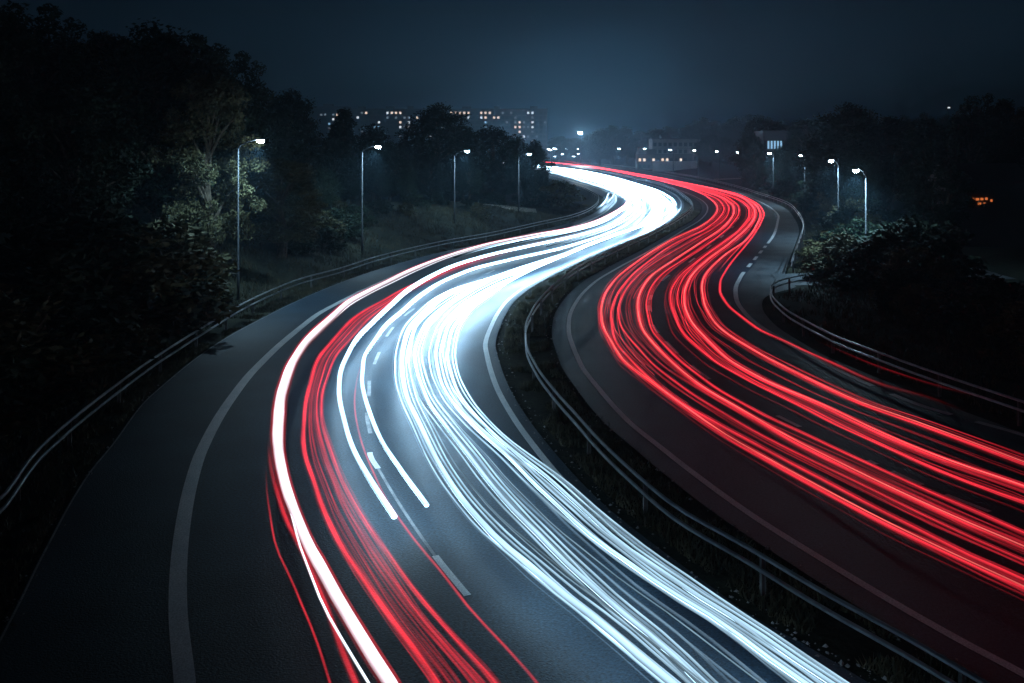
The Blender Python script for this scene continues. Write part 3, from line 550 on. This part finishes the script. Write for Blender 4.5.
for px, yy, hh in ((51.1, 200, 7.6), (54.2, 235, 7.8), (56.6, 275, 8.0), (57.3, 320, 8.2), (56.7, 370, 8.3), (58, 385, 8.7), (55, 450, 8.8), (52, 480, 8.5), (52, 560, 8.7), (46, 600, 8.9), (50, 700, 9.4), (40, 640, 9.0), (28, 560, 9.2), (24, 520, 8.2), (42, 545, 5.8), (38, 530, 4.3), (36, 610, 5.2), (29, 570, 4.0), (33, 640, 8.8), (21, 480, 8.6)):
    z = gz1(px, yy)
    if proto_far is None:
        proto_far = lamp_thing((px, yy, z), 8.0, -1, 'small far street lamp glowing along the distant bend', FG, arm=0.5, size=1.9, lens='lens_far'); o = proto_far; o.scale = (1, 1, (hh - z)/8.0)
    else:
        s = yy / 260; o = copy_thing(proto_far, (px, yy, z), 0, (s, s, (hh - z)/8.0), None, FG)

# flood mast over the far junction
root = empty('flood_mast', (36.4, 480, 0), 'tall mast with a brilliant white floodlight above the vanishing road', 'floodlight')
MB().tube([(0, 0, -0.5), (0, 0, 16.4)], [0.2, 0.12], 8).build('mast', M['dark'], root, True)
hd = MB().box(-1.1, 1.1, -0.35, 0.35, 16.3, 17.6).build('flood_head', M['dark'], root)
MB().box(-1.0, 1.0, -0.42, -0.353, 16.4, 17.5).build('lens', M['flood'], hd)
d = bpy.data.lights.new('flood_light', 'SPOT'); d.spot_size = R(160); d.spot_blend = 0.5; d.energy = 60000; d.color = (0.7, 0.88, 1); d.shadow_soft_size = 0.5
lo = bpy.data.objects.new('flood_light', d); col.objects.link(lo); lo.parent = root; lo.location = (0, -0.6, 16.9); lo.rotation_euler.x = R(-75)

# ------------------------------------------------------------------ buildings
def window(parent, x, zc, w, h, ym, m, proto={}):
    key = (m, w, h)
    if key not in proto:
        mb = MB().box(-w/2, w/2, -0.10, 0.10, -h/2, h/2); o = mb.build('window', M[m], None); proto[key] = o
    else:
        o = proto[key].copy(); col.objects.link(o)
    o.parent = parent; o.location = (x, ym, zc)
    return o
def block(loc, W, Dp, floors, fh, cols, lit_list, label, name='apartment_block', wall='block', dark=60, seed=1, parapet=True, cat='apartment block'):
    """slab block; local x 0..W, front face at y = 0; lit_list of (col, floor, kind)"""
    root = empty(name, loc, label, cat); Ht = floors*fh + 0.9
    MB().box(0, W, 0, Dp, -3, Ht).build('wall', M[wall], root)
    r = MB().box(-0.2, W+0.2, -0.2, Dp+0.2, Ht, Ht+0.35)
    rg = random.Random(seed); x = 4
    while x < W - 8:
        w = rg.uniform(3, 6); r.box(x, x+w, 2, 8, Ht+0.352, Ht + rg.uniform(1.3, 2.3)); x += rg.uniform(13, 24)
    r.build('roof', M['roof'], root)
    cw = W / cols; done = set(); n = 0
    for (c, f_, k) in lit_list:
        window(root, (c+0.5)*cw, (floors-1-f_)*fh + fh*0.55, round(cw*0.5, 2), round(fh*0.46, 2), -0.03, k); done.add((c, f_)); n += 1
    allw = [(c, f_) for f_ in range(floors) for c in range(cols) if (c, f_) not in done]; rg.shuffle(allw); rest = MB()
    for (c, f_) in allw:
        x = (c+0.5)*cw; zc = (floors-1-f_)*fh + fh*0.55; w = round(cw*0.62, 2); h = round(fh*0.52, 2)
        if n < 99: window(root, x, zc, w, h, -0.03, 'glass'); n += 1
        else: rest.box(x-w/2, x+w/2, -0.13, 0.07, zc-h/2, zc+h/2)
    if rest.v: tag(rest.build('window', M['glass'], root), None, None, kind='stuff')
    bal = MB()
    for f_ in range(floors):
        bal.box(0, W, -0.09, -0.002, f_*fh - 0.12, f_*fh + 0.06)
    bal.build('floor_band', M['block_dark'], root)
    return root
Wm, Ww, Wb, Wd = 'win_warm', 'win_pale', 'win_blue', 'win_dim'
def bl(xp, row):   # column of the main slab
    return int(round((xp - 10) / 960 * 46))
lm = []
for xp, row, k in ((68, 0, Ww), (82, 0, Wm), (170, 0, Wm), (183, 0, Ww), (195, 0, Wm), (220, 0, Wm), (232, 0, Wm), (228, 1, Wd), (250, 1, Wd), (232, 2, Wm), (245, 2, Wm), (235, 3, Wm), (247, 3, Ww), (125, 2, Ww), (120, 3, Wb), (145, 3, Wb),
                   (500, 0, Wm), (515, 0, Wm), (535, 0, Wm), (550, 0, Wm), (566, 0, Wm), (640, 0, Wm), (652, 0, Wm), (683, 0, Wm), (740, 0, Wd), (548, 1, Wd), (578, 1, Ww), (525, 1, Wd), (640, 1, Ww), (652, 1, Wm), (705, 1, Wm), (722, 1, Wm), (865, 0, Ww), (880, 0, Ww), (893, 0, Ww), (893, 1, Ww), (877, 1, Wd), (893, 2, Ww), (812, 2, Wm), (825, 2, Wm), (797, 1, Wd), (765, 2, Wd), (818, 3, Wm), (806, 3, Wm), (840, 3, Wd), (877, 3, Ww), (820, 4, Wm), (877, 4, Wm), (893, 4, Wd), (810, 5, Wd), (838, 5, Ww), (840, 2, Wd), (797, 2, Wd), (648, 2, Wb), (648, 3, Wb), (900, 5, Wd), (866, 5, Wd), (440, 0, Wm), (330, 1, Wm)):
    lm.append((bl(xp, row), row, k))
_wr = random.Random(31)
lm = [(_wr.randrange(46), _wr.randrange(8), _wr.choice([Wd, Wd, Wd, Ww])) for _ in range(26)] + lm
lm = list({(c, r): (c, r, k) for c, r, k in lm}.values())
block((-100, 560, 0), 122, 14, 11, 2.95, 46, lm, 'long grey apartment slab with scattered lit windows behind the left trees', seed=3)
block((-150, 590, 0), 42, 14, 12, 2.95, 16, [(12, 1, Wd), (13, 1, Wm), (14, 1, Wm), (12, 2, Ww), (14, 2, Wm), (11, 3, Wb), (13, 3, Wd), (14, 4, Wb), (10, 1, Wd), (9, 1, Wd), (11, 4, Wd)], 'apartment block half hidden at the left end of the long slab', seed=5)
# low pale office and small houses on the right hill
o = block((58, 372, 0), 19, 10, 4, 2.9, 9, [(7, 1, Wd)], 'low pale office block above the far red streaks', name='office_block', wall='mid', seed=7, cat='office block')
o = block((50.5, 362, 0), 22, 6, 2, 2.6, 12, [(0, 0, Wm), (1, 0, Wm), (3, 0, Wm), (5, 0, Wm), (6, 0, Wm), (9, 0, Wm)], 'two-storey terrace with a row of warm lit windows below the pale office', name='terrace_building', wall='block_dark', seed=8, cat='building')
mb = MB().box(0, 17, 0, 0.5, -2, 3.6).box(-0.1, 17.1, -0.08, 0.58, 3.602, 3.85)
for i in range(6): mb.box(0.4 + i*3.2, 0.8 + i*3.2, -0.14, -0.002, -2, 3.6)
tag(mb.build('concrete_wall', M['pale'], None), 'pale concrete retaining wall in front of the terrace', 'wall'); bpy.data.objects['concrete_wall'].location = (52.5, 336, 0)
o = block((49.2, 176, gz1(51, 176)), 5.6, 6, 3, 3.4, 9, [(i, 0, Wb) for i in range(1, 6)], 'hall with a strip of blue lit windows among the right-hand trees', name='hall', wall='roof', seed=9, cat='hall')
for hx, hy, k, lab in ((79, 400, Ww, 'far house with twin pale windows on the wooded hill'), (90, 390, Wm, 'far house with a warm window left of the blue-windowed hall'), (112, 420, Wm, 'far house with a lone warm window over the right lamps'), (58, 410, Wd, 'far house with dim windows near the floodlight mast'), (66, 430, Ww, 'far house with a row of tiny pale windows on the hill')):
    z = gz1(hx, hy); root = empty('house', (hx, hy, z), lab, 'house')
    MB().box(0, 9, 0, 8, -1, 6).build('wall', M['block_dark'], root)
    rv = [(-.3, -.3, 6.002), (9.3, -.3, 6.002), (9.3, 8.3, 6.002), (-.3, 8.3, 6.002), (-.3, 4, 9), (9.3, 4, 9)]
    mesh('roof', rv, [(0, 1, 5, 4), (2, 3, 4, 5), (0, 4, 3), (1, 2, 5), (3, 2, 1, 0)], M['roof'], root)
    window(root, 2, 4.6, 1.6, 1.2, -0.03, k); window(root, 6.5, 4.6, 1.6, 1.2, -0.03, k if hx != 112 else 'glass')
hz = gz1(36, 69); root = empty('house', (33.4, 68, hz), 'dark house with orange lit windows deep in the right-hand trees', 'house')
MB().box(0, 5.4, 0, 3.4, -2, 4.9).build('wall', M['roof'], root)
mesh('roof', [(-.3, -.3, 4.902), (5.7, -.3, 4.902), (5.7, 3.7, 4.902), (-.3, 3.7, 4.902), (-.3, 1.7, 6.3), (5.7, 1.7, 6.3)], [(0, 1, 5, 4), (2, 3, 4, 5), (0, 4, 3), (1, 2, 5), (3, 2, 1, 0)], M['roof'], root)
for px_, py_, w in ((972.5, 198.5, 0.17), (977, 199.2, 0.20), (981.5, 199.0, 0.16), (986, 198.7, 0.13), (979, 203.6, 0.20), (984, 203.8, 0.14), (991, 200.5, 0.10)):
    window(root, (px_ - 512)/900*68 - 33.4, 8 - (py_ - 150)/900*68 - hz, w, 0.17, -0.03, 'win_orange')
# dim beacon mast far right
root = empty('beacon_mast', (138, 285, 0), 'thin mast with a faint lamp above the right-hand treetops', 'mast')
MB().tube([(0, 0, -1), (0, 0, 21.0)], [0.25, 0.12], 8).build('mast', M['pole'], root, True)
hd = MB().tube([(-0.6, 0, 21.0), (0, 0, 21.5), (0.9, 0, 21.5), (1.3, 0, 21.1)], [0.15, 0.35, 0.35, 0.15], 8).build('beacon_head', M['dark'], root, True)
MB().box(-0.2, 0.5, -0.45, -0.3, 21.2, 21.6).build('lens', M['win_pale'], hd)

# ------------------------------------------------------------------ trees
def leaf_cloud(name, centres, radii, per, size, m, rg):
    C = np.repeat(centres, per, 0); Rr = np.repeat(radii, per)
    n = len(C); d = rg.normal(size=(n, 3)); d /= np.linalg.norm(d, axis=1)[:, None]
    p = C + d * (Rr * rg.uniform(0.15, 1.0, n)**0.55)[:, None] * np.array([1, 1, 0.72])
    a = rg.normal(size=(n, 3)); a[:, 2] *= 0.6; a /= np.linalg.norm(a, axis=1)[:, None]
    b = np.cross(a, rg.normal(size=(n, 3))); b /= np.linalg.norm(b, axis=1)[:, None]
    s = (size * rg.uniform(0.6, 1.35, n))[:, None]
    v = np.stack([p - a*s*0.6, p + b*s*0.28, p + a*s*0.6, p - b*s*0.28], 1).reshape(-1, 3)
    me = bpy.data.meshes.new(name); me.vertices.add(len(v)); me.vertices.foreach_set('co', v.ravel())
    me.loops.add(4*n); me.loops.foreach_set('vertex_index', np.arange(4*n)); me.polygons.add(n)
    me.polygons.foreach_set('loop_start', np.arange(0, 4*n, 4)); me.polygons.foreach_set('loop_total', np.full(n, 4))
    me.materials.append(m); me.update(); me.validate()
    return me
def tree_meshes(h, rad, kind, seed, clumps, per, size, m):
    rg = np.random.default_rng(seed); cs, rr = [], []
    base = 0.20*h if kind != 'bush' else 0.02*h
    while len(cs) < clumps:
        u = rg.uniform(0, 1); t = rg.uniform(0, 6.283)
        if kind == 'broad': prof = math.sin(math.pi * min(1, u*0.86 + 0.12))**0.6
        elif kind == 'tall': prof = (0.35 + 0.9*u) if u < 0.35 else max(0.12, 1.05 - 0.95*(u - 0.35)/0.65)
        elif kind == 'ragged': prof = 0.55 + 0.45*math.sin(3.1*u + 0.3) 
        else: prof = math.sqrt(max(0.02, 1 - u*u))
        q = rg.uniform(0.25, 1)**0.5 * rad * prof * (0.82 + 0.28*math.sin(3*t + seed) + 0.12*math.sin(7*t + 2*seed))
        cs.append((q*math.cos(t), q*math.sin(t), base + u*(h - base) * (0.93 + 0.07*math.sin(5*t + seed)))); rr.append(rg.uniform(0.55, 1.15) * rad * 0.26)
    cs = np.array(cs); rr = np.array(rr)
    crown = leaf_cloud('crown', cs, rr, per, size, m, rg)
    mb = MB()
    if kind == 'bush':
        for k in range(5):
            t = k*1.26; mb.tube([(0.1*math.cos(t), 0.1*math.sin(t), -0.4), (0.3*rad*math.cos(t), 0.3*rad*math.sin(t), 0.45*h), (0.5*rad*math.cos(t), 0.5*rad*math.sin(t), 0.8*h)], [0.05, 0.035, 0.012], 5)
    else:
        mb.tube([(0, 0, -0.6), (0.02*h, 0.01*h, 0.25*h), (-0.01*h, 0.02*h, 0.55*h), (0.01*h, 0, 0.9*h)], [0.030*h, 0.023*h, 0.014*h, 0.004*h], 9)
        for k in rg.choice(len(cs), min(22, len(cs)), replace=False):
            c = cs[k]; z0 = max(0.14*h, min(c[2] - 0.18*h, 0.7*h)) * rg.uniform(0.8, 1)
            mid = (c[0]*0.5, c[1]*0.5, z0 + (c[2]-z0)*0.62)
            mb.tube([(0, 0, z0), mid, tuple(c)], [0.010*h, 0.006*h, 0.002*h], 5)
    me = bpy.data.meshes.new('trunk'); me.from_pydata(mb.v, [], mb.f); me.materials.append(M['bark']); me.update()
    return me, crown
PROT = {k: tree_meshes(*a) for k, a in dict(
    broad=(12, 5.2, 'broad', 3, 170, 135, 0.27, M['leaf_a']), broad2=(12, 4.8, 'broad', 8, 150, 135, 0.27, M['leaf_a']),
    ragged=(14, 4.4, 'ragged', 5, 150, 160, 0.27, M['leaf_a']), ragged2=(14, 4.0, 'ragged', 12, 130, 230, 0.20, M['leaf_b']),
    tall=(13, 3.4, 'tall', 9, 130, 140, 0.25, M['leaf_a']),
    bush=(2.2, 1.7, 'bush', 21, 60, 80, 0.17, M['leaf_b']), bush2=(2.6, 2.0, 'bush', 33, 70, 80, 0.18, M['leaf_a'])).items()}
BASEH = dict(broad=12, broad2=12, ragged=14, ragged2=14, tall=13, bush=2.2, bush2=2.6)
tr = random.Random(4)
def plant(kind, x, y, top, label, group=None, wide=1.0, cat=None, name=None):
    """top = height of the crown's top above the road"""
    z = gz1(x, y) - 0.1; s = (top - z) / BASEH[kind]; bush = kind.startswith('bush')
    o = empty(name or ('bush' if bush else 'tree'), (x, y, z), label, cat or ('bush' if bush else 'tree'), group, tr.uniform(0, 6.28))
    t, c = PROT[kind]
    for nm, me in (('stems' if bush else 'trunk', t), ('crown', c)):
        k = bpy.data.objects.new(nm, me); col.objects.link(k); k.parent = o
    o.scale = (s*wide, s*wide, s)
    return o
GL, GLB, GRR, GRB, GF = 'trees of the black wood at left', 'dark bushes on the left bank', 'trees of the dark wood at right', 'dark bushes at right', 'trees on the far skyline'
LT = 'dark leafy tree in the black wood left of the road'
for kind, x, y, top, w in (('ragged', -26.6, 50, 16.0, 1.0), ('ragged2', -25, 55, 15.6, 1.1), ('broad', -20.8, 53, 15.0, 0.95), ('ragged', -21.5, 60, 15.6, 1.0), ('broad2', -30, 58, 15.5, 1.0), ('broad', -31, 44, 14.2, 1.0), ('ragged', -24, 39, 12.6, 1.0), ('broad2', -21, 43, 11, 1.0), ('broad', -27, 34, 10.5, 1.0), ('ragged', -20.5, 33, 8.0, 1.0), ('broad2', -35, 62, 15, 1.0), ('broad', -26, 68, 15, 1.0)):
    plant(kind, x, y, top, LT, GL, w)
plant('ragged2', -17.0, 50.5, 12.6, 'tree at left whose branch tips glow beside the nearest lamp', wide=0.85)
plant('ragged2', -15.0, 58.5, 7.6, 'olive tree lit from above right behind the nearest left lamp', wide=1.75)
plant('ragged', -19.0, 61, 14.6, 'tall tree leaning out at the right end of the black wood', wide=0.9)
plant('broad', -21.5, 86, 13.4, 'round dark tree between the nearest and second left lamps', wide=0.9)
plant('tall', -17.8, 95, 12.6, 'pointed tree in front of the half hidden block', wide=1.1)
plant('broad', -9.4, 112, 13.3, 'big round-topped tree hiding the middle of the long slab', wide=1.15)
plant('broad2', -2.6, 122, 11.2, 'rounded tree below the right half of the long slab', wide=1.15)
plant('broad', 3.4, 130, 9.1, 'small tree at the right end of the left wood, by the white glow', wide=0.75)
LT2 = 'dark tree in the row behind the left street lamps'
for kind, x, y, top, w in (('broad2', -15.6, 78, 9.0, 1.0), ('broad', -16, 104, 10.6, 1.0), ('broad', -12.5, 92, 8.6, 1.0), ('broad2', -6.6, 118, 11.6, 1.0), ('broad2', -5, 104, 7.0, 1.0), ('tall', -12.5, 110, 10.4, 1.3), ('broad', 0.4, 127, 9.8, 1.0), ('broad2', -1, 118, 7.5, 1.1), ('broad', -20, 74, 11.5, 1.0), ('broad', -8.7, 97, 7.4, 1.0)):
    plant(kind, x, y, top, LT2, 'trees behind the left street lamps', w)
for kind, x, y, top, w in (('bush', -15.8, 38, 4.2, 1.4), ('bush2', -17.5, 35.5, 5.2, 1.4), ('bush2', -17, 30.5, 4.6, 1.5), ('bush', -16, 27, 3.6, 1.5), ('bush2', -18, 26, 5, 1.5), ('bush2', -15.8, 43, 3.2, 1.1), ('bush', -17, 44.5, 4.4, 1.3), ('bush2', -19, 40, 5.6, 1.4), ('bush2', -15.5, 23, 3.5, 1.5), ('bush', -14.7, 20, 2.6, 1.4), ('bush', -14.4, 33.5, 1.7, 1.1), ('bush2', -14.8, 61, 3.2, 1.1), ('bush2', -13.4, 64, 2.6, 1.1)):
    plant(kind, x, y, top, 'dark bush on the bank behind the left crash barrier', GLB, w)
for kind, x, y, top, w in (('bush2', -13.6, 69, 3.6, 1.5), ('bush2', -12.6, 73, 3.6, 1.5), ('bush', -14, 66, 3.4, 1.3), ('bush2', -11.6, 78, 3.8, 1.5), ('bush', -9.6, 81, 3.2, 1.4), ('bush2', -9.4, 86, 3.9, 1.5), ('bush2', -7.8, 92, 3.6, 1.4), ('bush', -14.6, 74, 4.0, 1.5), ('bush2', -7.2, 106, 3.2, 1.5), ('bush2', -2.4, 110, 3.0, 1.5), ('bush2', 2.4, 114, 3.4, 1.5), ('bush', 6, 122, 3.6, 1.5)):
    plant(kind, x, y, top, 'dark bush on the bank behind the left crash barrier', GLB, w)
for kind, x, y, top, w in (('broad', -16.8, 66, 6.4, 0.9), ('broad2', -15.2, 72, 6.6, 0.95), ('broad', -14.2, 79, 6.2, 0.9), ('broad2', -12.4, 85, 6.0, 0.9), ('broad', -10.2, 89, 5.6, 0.8), ('broad2', -8.6, 110, 6.0, 1.0), ('broad', -18.6, 69, 8.0, 1.0)):
    plant(kind, x, y, top, LT2, 'trees behind the left street lamps', w)
plant('bush', -3.4, 90.5, 2.6, 'pale bush beside the third left lamp', wide=1.2); plant('bush2', -4.6, 94, 2.9, 'leafy bush between third left lamp and pale path', wide=1.1)
RT = 'dark tree in the wood right of the road'
for kind, x, y, top, w in (('ragged', 40.5, 76, 12.7, 0.8), ('ragged2', 43.5, 78, 12.2, 0.9), ('ragged', 37.8, 74, 11.4, 0.8), ('broad', 41.5, 110, 13.2, 1.1), ('broad2', 37.5, 96, 9.6, 1.0), ('tall', 47, 112, 12.4, 1.2), ('tall', 50, 108, 12.0, 1.2), ('broad', 55, 128, 12.2, 1.1), ('broad2', 48, 125, 12.4, 1.1), ('ragged', 42, 92, 10.6, 1.0), ('broad', 35.5, 76, 8.4, 0.9), ('broad2', 33, 84, 7.4, 0.8), ('ragged', 46, 66, 12, 0.9), ('broad', 39, 61, 7.2, 0.95), ('broad2', 33, 52, 6.4, 0.9), ('ragged', 38, 52, 8.6, 0.9), ('broad', 30.5, 46, 5.0, 0.8), ('broad2', 27, 42, 4.0, 0.8), ('broad', 32, 40, 6.0, 0.9), ('broad2', 60, 140, 12.5, 1.0), ('tall', 51.5, 96, 10.0, 1.2), ('broad', 53.5, 150, 12.0, 1.0), ('broad2', 54.5, 165, 13.4, 1.0), ('broad', 52, 185, 12.5, 1.2), ('broad2', 58, 200, 14, 1.2), ('broad', 62, 215, 14.5, 1.2), ('broad2', 50.6, 170.5, 8.7, 1.0), ('broad', 47.6, 176.5, 10.4, 0.75), ('broad', 55.8, 174, 12.8, 0.9), ('broad2', 52, 187, 15.0, 1.0), ('broad2', 68, 190, 14.6, 1.2), ('broad', 75, 230, 15.5, 1.2)):
    plant(kind, x, y, top, RT, GRR, w)
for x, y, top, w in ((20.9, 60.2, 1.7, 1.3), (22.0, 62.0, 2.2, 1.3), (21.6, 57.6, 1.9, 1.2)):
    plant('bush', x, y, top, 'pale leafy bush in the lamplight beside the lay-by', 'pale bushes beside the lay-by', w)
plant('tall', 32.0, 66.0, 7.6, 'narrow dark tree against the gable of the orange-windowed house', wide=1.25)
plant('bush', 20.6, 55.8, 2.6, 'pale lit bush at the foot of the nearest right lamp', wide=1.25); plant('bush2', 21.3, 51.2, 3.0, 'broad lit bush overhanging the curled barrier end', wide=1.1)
for kind, x, y, top, w in (('bush2', 22.2, 51, 3.4, 1.3), ('bush', 21.4, 47, 2.7, 1.3), ('bush2', 19.6, 44.5, 2.2, 1.2), ('bush2', 24.8, 54, 4.0, 1.3), ('bush2', 24, 60.5, 3.4, 1.2), ('bush', 25.6, 65, 3.2, 1.2), ('bush2', 28, 70, 3.6, 1.3), ('bush2', 29.2, 76, 3.4, 1.2), ('bush', 31.8, 83, 3.3, 1.2), ('bush', 33.8, 91, 3.4, 1.3), ('bush2', 35.8, 98, 3.4, 1.3), ('bush', 38.8, 107, 3.5, 1.3), ('bush2', 41.6, 117, 3.7, 1.3), ('bush2', 44.5, 132, 4.0, 1.3), ('bush2', 20.4, 38, 2.6, 1.4), ('bush', 19.6, 33, 2.3, 1.4), ('bush2', 22, 34, 3.4, 1.4), ('bush2', 22.8, 30, 3.4, 1.4), ('bush2', 25, 37, 4.2, 1.4), ('bush', 18.6, 40.8, 1.8, 1.2), ('bush2', 48, 150, 4, 1.4), ('bush2', 50.2, 172, 4.2, 1.4)):
    plant(kind, x, y, top, 'dark bush behind the right-hand crash barriers', GRB, w)
fr = random.Random(9)
for xp, yp, Y in ((600, 129, 470), (614, 126, 460), (627, 127, 465), (641, 132, 480), (655, 130, 440), (668, 128, 440), (682, 128, 430), (694, 123, 420), (704, 119, 410), (716, 121, 400), (727, 124, 390), (737, 117, 380), (748, 116, 370), (759, 120, 360), (770, 118, 350), (782, 121, 345), (792, 124, 340), (806, 123, 330), (820, 119, 330), (834, 121, 320), (846, 116, 300), (590, 135, 520), (575, 138, 640), (560, 137, 700), (662, 135, 520), (710, 135, 345), (725, 138, 330), (745, 134, 320), (760, 138, 280), (790, 134, 270), (805, 132, 240), (822, 130, 230), (885, 117, 260), (905, 116, 250), (925, 115, 240), (945, 117, 250), (965, 118, 240), (872, 114, 240), (860, 113, 250)):
    x = (xp - 512) / 900 * Y; top = 8 + (150 - yp) / 900 * Y
    plant(fr.choice(['broad', 'broad2']), x, Y, top, 'far tree forming the dark skyline beyond the bend', GF, 1.15 * 12 / max(8, top - gz1(x, Y)) * Y / 330)

# ------------------------------------------------------------------ grass and stones on the verges
def scatter(n, edges, ya, yb, rg, power=2.0):
    y = ya + (yb - ya) * rg.uniform(0, 1, n)**power; w = rg.uniform(0, 1, n)
    return edges(y, w), y
def blades(name, P, hgt, m, label, rg):
    n = len(P); t = rg.uniform(0, 6.28, n); hh = hgt * rg.uniform(0.4, 1.3, n); w = 0.012 + 0.018*rg.uniform(0, 1, n)
    lean = rg.normal(0, 0.35, (n, 2)) * hh[:, None]
    a = np.stack([np.cos(t)*w, np.sin(t)*w, np.zeros(n)], 1)
    tip = P + np.concatenate([lean, hh[:, None]], 1)
    v = np.stack([P - a, P + a, tip], 1).reshape(-1, 3)
    me = bpy.data.meshes.new(name); me.vertices.add(3*n); me.vertices.foreach_set('co', v.ravel()); me.loops.add(3*n)
    me.loops.foreach_set('vertex_index', np.arange(3*n)); me.polygons.add(n); me.polygons.foreach_set('loop_start', np.arange(0, 3*n, 3)); me.polygons.foreach_set('loop_total', np.full(n, 3))
    me.materials.append(m); me.update(); o = bpy.data.objects.new(name, me); col.objects.link(o)
    return tag(o, label, None, kind='stuff')
rg = np.random.default_rng(77)
def ground_pts(n, edges, ya, yb, power=2.0, thr=0.35):
    x, y = scatter(n, edges, ya, yb, rg, power); keep = vnoise(x, y, 0.8, 7)*0.6 + vnoise(x, y, 2.7, 8)*0.4 > thr
    x, y = x[keep], y[keep]; return np.stack([x, y, height(x, y)], 1)
blades('grass', ground_pts(52000, lambda y, w: (X('B', y) + 0.75) * (1-w) + (X('C', y) - 0.95) * w, 8, 120, 1.7, 0.42), 0.16, M['grass'], 'rough dark grass on the central reservation', rg)
blades('grass', ground_pts(36000, lambda y, w: (X('E', y) - 0.2) * (1-w) + (X('AE', y) - 0.12) * w, 15, 125, 1.4, 0.38), 0.14, M['grass'], 'dry grass strip between the left barrier and the asphalt', rg)
blades('grass', ground_pts(60000, lambda y, w: X('E', y) - 0.3 - 9*w, 18, 130, 1.2, 0.36), 0.30, M['grass'], 'rough grass on the left embankment under the lamps', rg)
blades('grass', ground_pts(50000, lambda y, w: right_edge(y) + 0.2 + 7*w, 15, 150, 1.1, 0.36), 0.26, M['grass'], 'rough grass on the bank right of the barriers', rg)
def chips(n, edges, ya, yb, label):
    x, y = scatter(n, edges, ya, yb, rg, 1.6); s = 0.012 + 0.04 * rg.uniform(0, 1, n)**2.5; mb_v, mb_f = [], []
    octa = np.array([(1, 0, 0), (0, 1, 0), (-1, 0, 0), (0, -1, 0), (0, 0, 0.8), (0, 0, -0.4)]); fs = ((0, 1, 4), (1, 2, 4), (2, 3, 4), (3, 0, 4), (1, 0, 5), (2, 1, 5), (3, 2, 5), (0, 3, 5))
    v = (octa[None] * s[:, None, None] * rg.uniform(0.6, 1.3, (n, 6, 1))) + np.stack([x, y, np.full(n, 0.0)], 1)[:, None]
    fcs = [tuple(6*i + k for k in q) for i in range(n) for q in fs]
    return tag(mesh('gravel', v.reshape(-1, 3), fcs, M['stone']), label, None, kind='stuff')
chips(600, lambda y, w: X('B', y) + 0.30 + 0.55*w**1.6, 13, 90, 'pale stone chips along the asphalt edge of the central reservation')
chips(260, lambda y, w: X('C', y) - 1.0 + 0.4*w, 13, 70, 'scattered stone chips on the outgoing side of the central reservation')
chips(220, lambda y, w: X('AE', y) - 0.2 + 0.4*w, 15, 80, 'scattered stone chips along the left asphalt edge')

# ------------------------------------------------------------------ night haze
hm = bpy.data.materials.new('night haze'); hm.use_nodes = True; n, l = hm.node_tree.nodes, hm.node_tree.links; n.clear()
ho = n.new('ShaderNodeOutputMaterial'); pv_ = n.new('ShaderNodeVolumePrincipled')
pv_.inputs['Color'].default_value = (0.44, 0.75, 1.0, 1); pv_.inputs['Density'].default_value = 0.00095; pv_.inputs['Anisotropy'].default_value = 0.25
l.new(pv_.outputs[0], ho.inputs['Volume'])
hb = MB().box(-1250, 1250, -60, 1560, -5.0, 62).build('haze', hm)
tag(hb, 'thin bluish night haze over the whole road', None, kind='stuff')
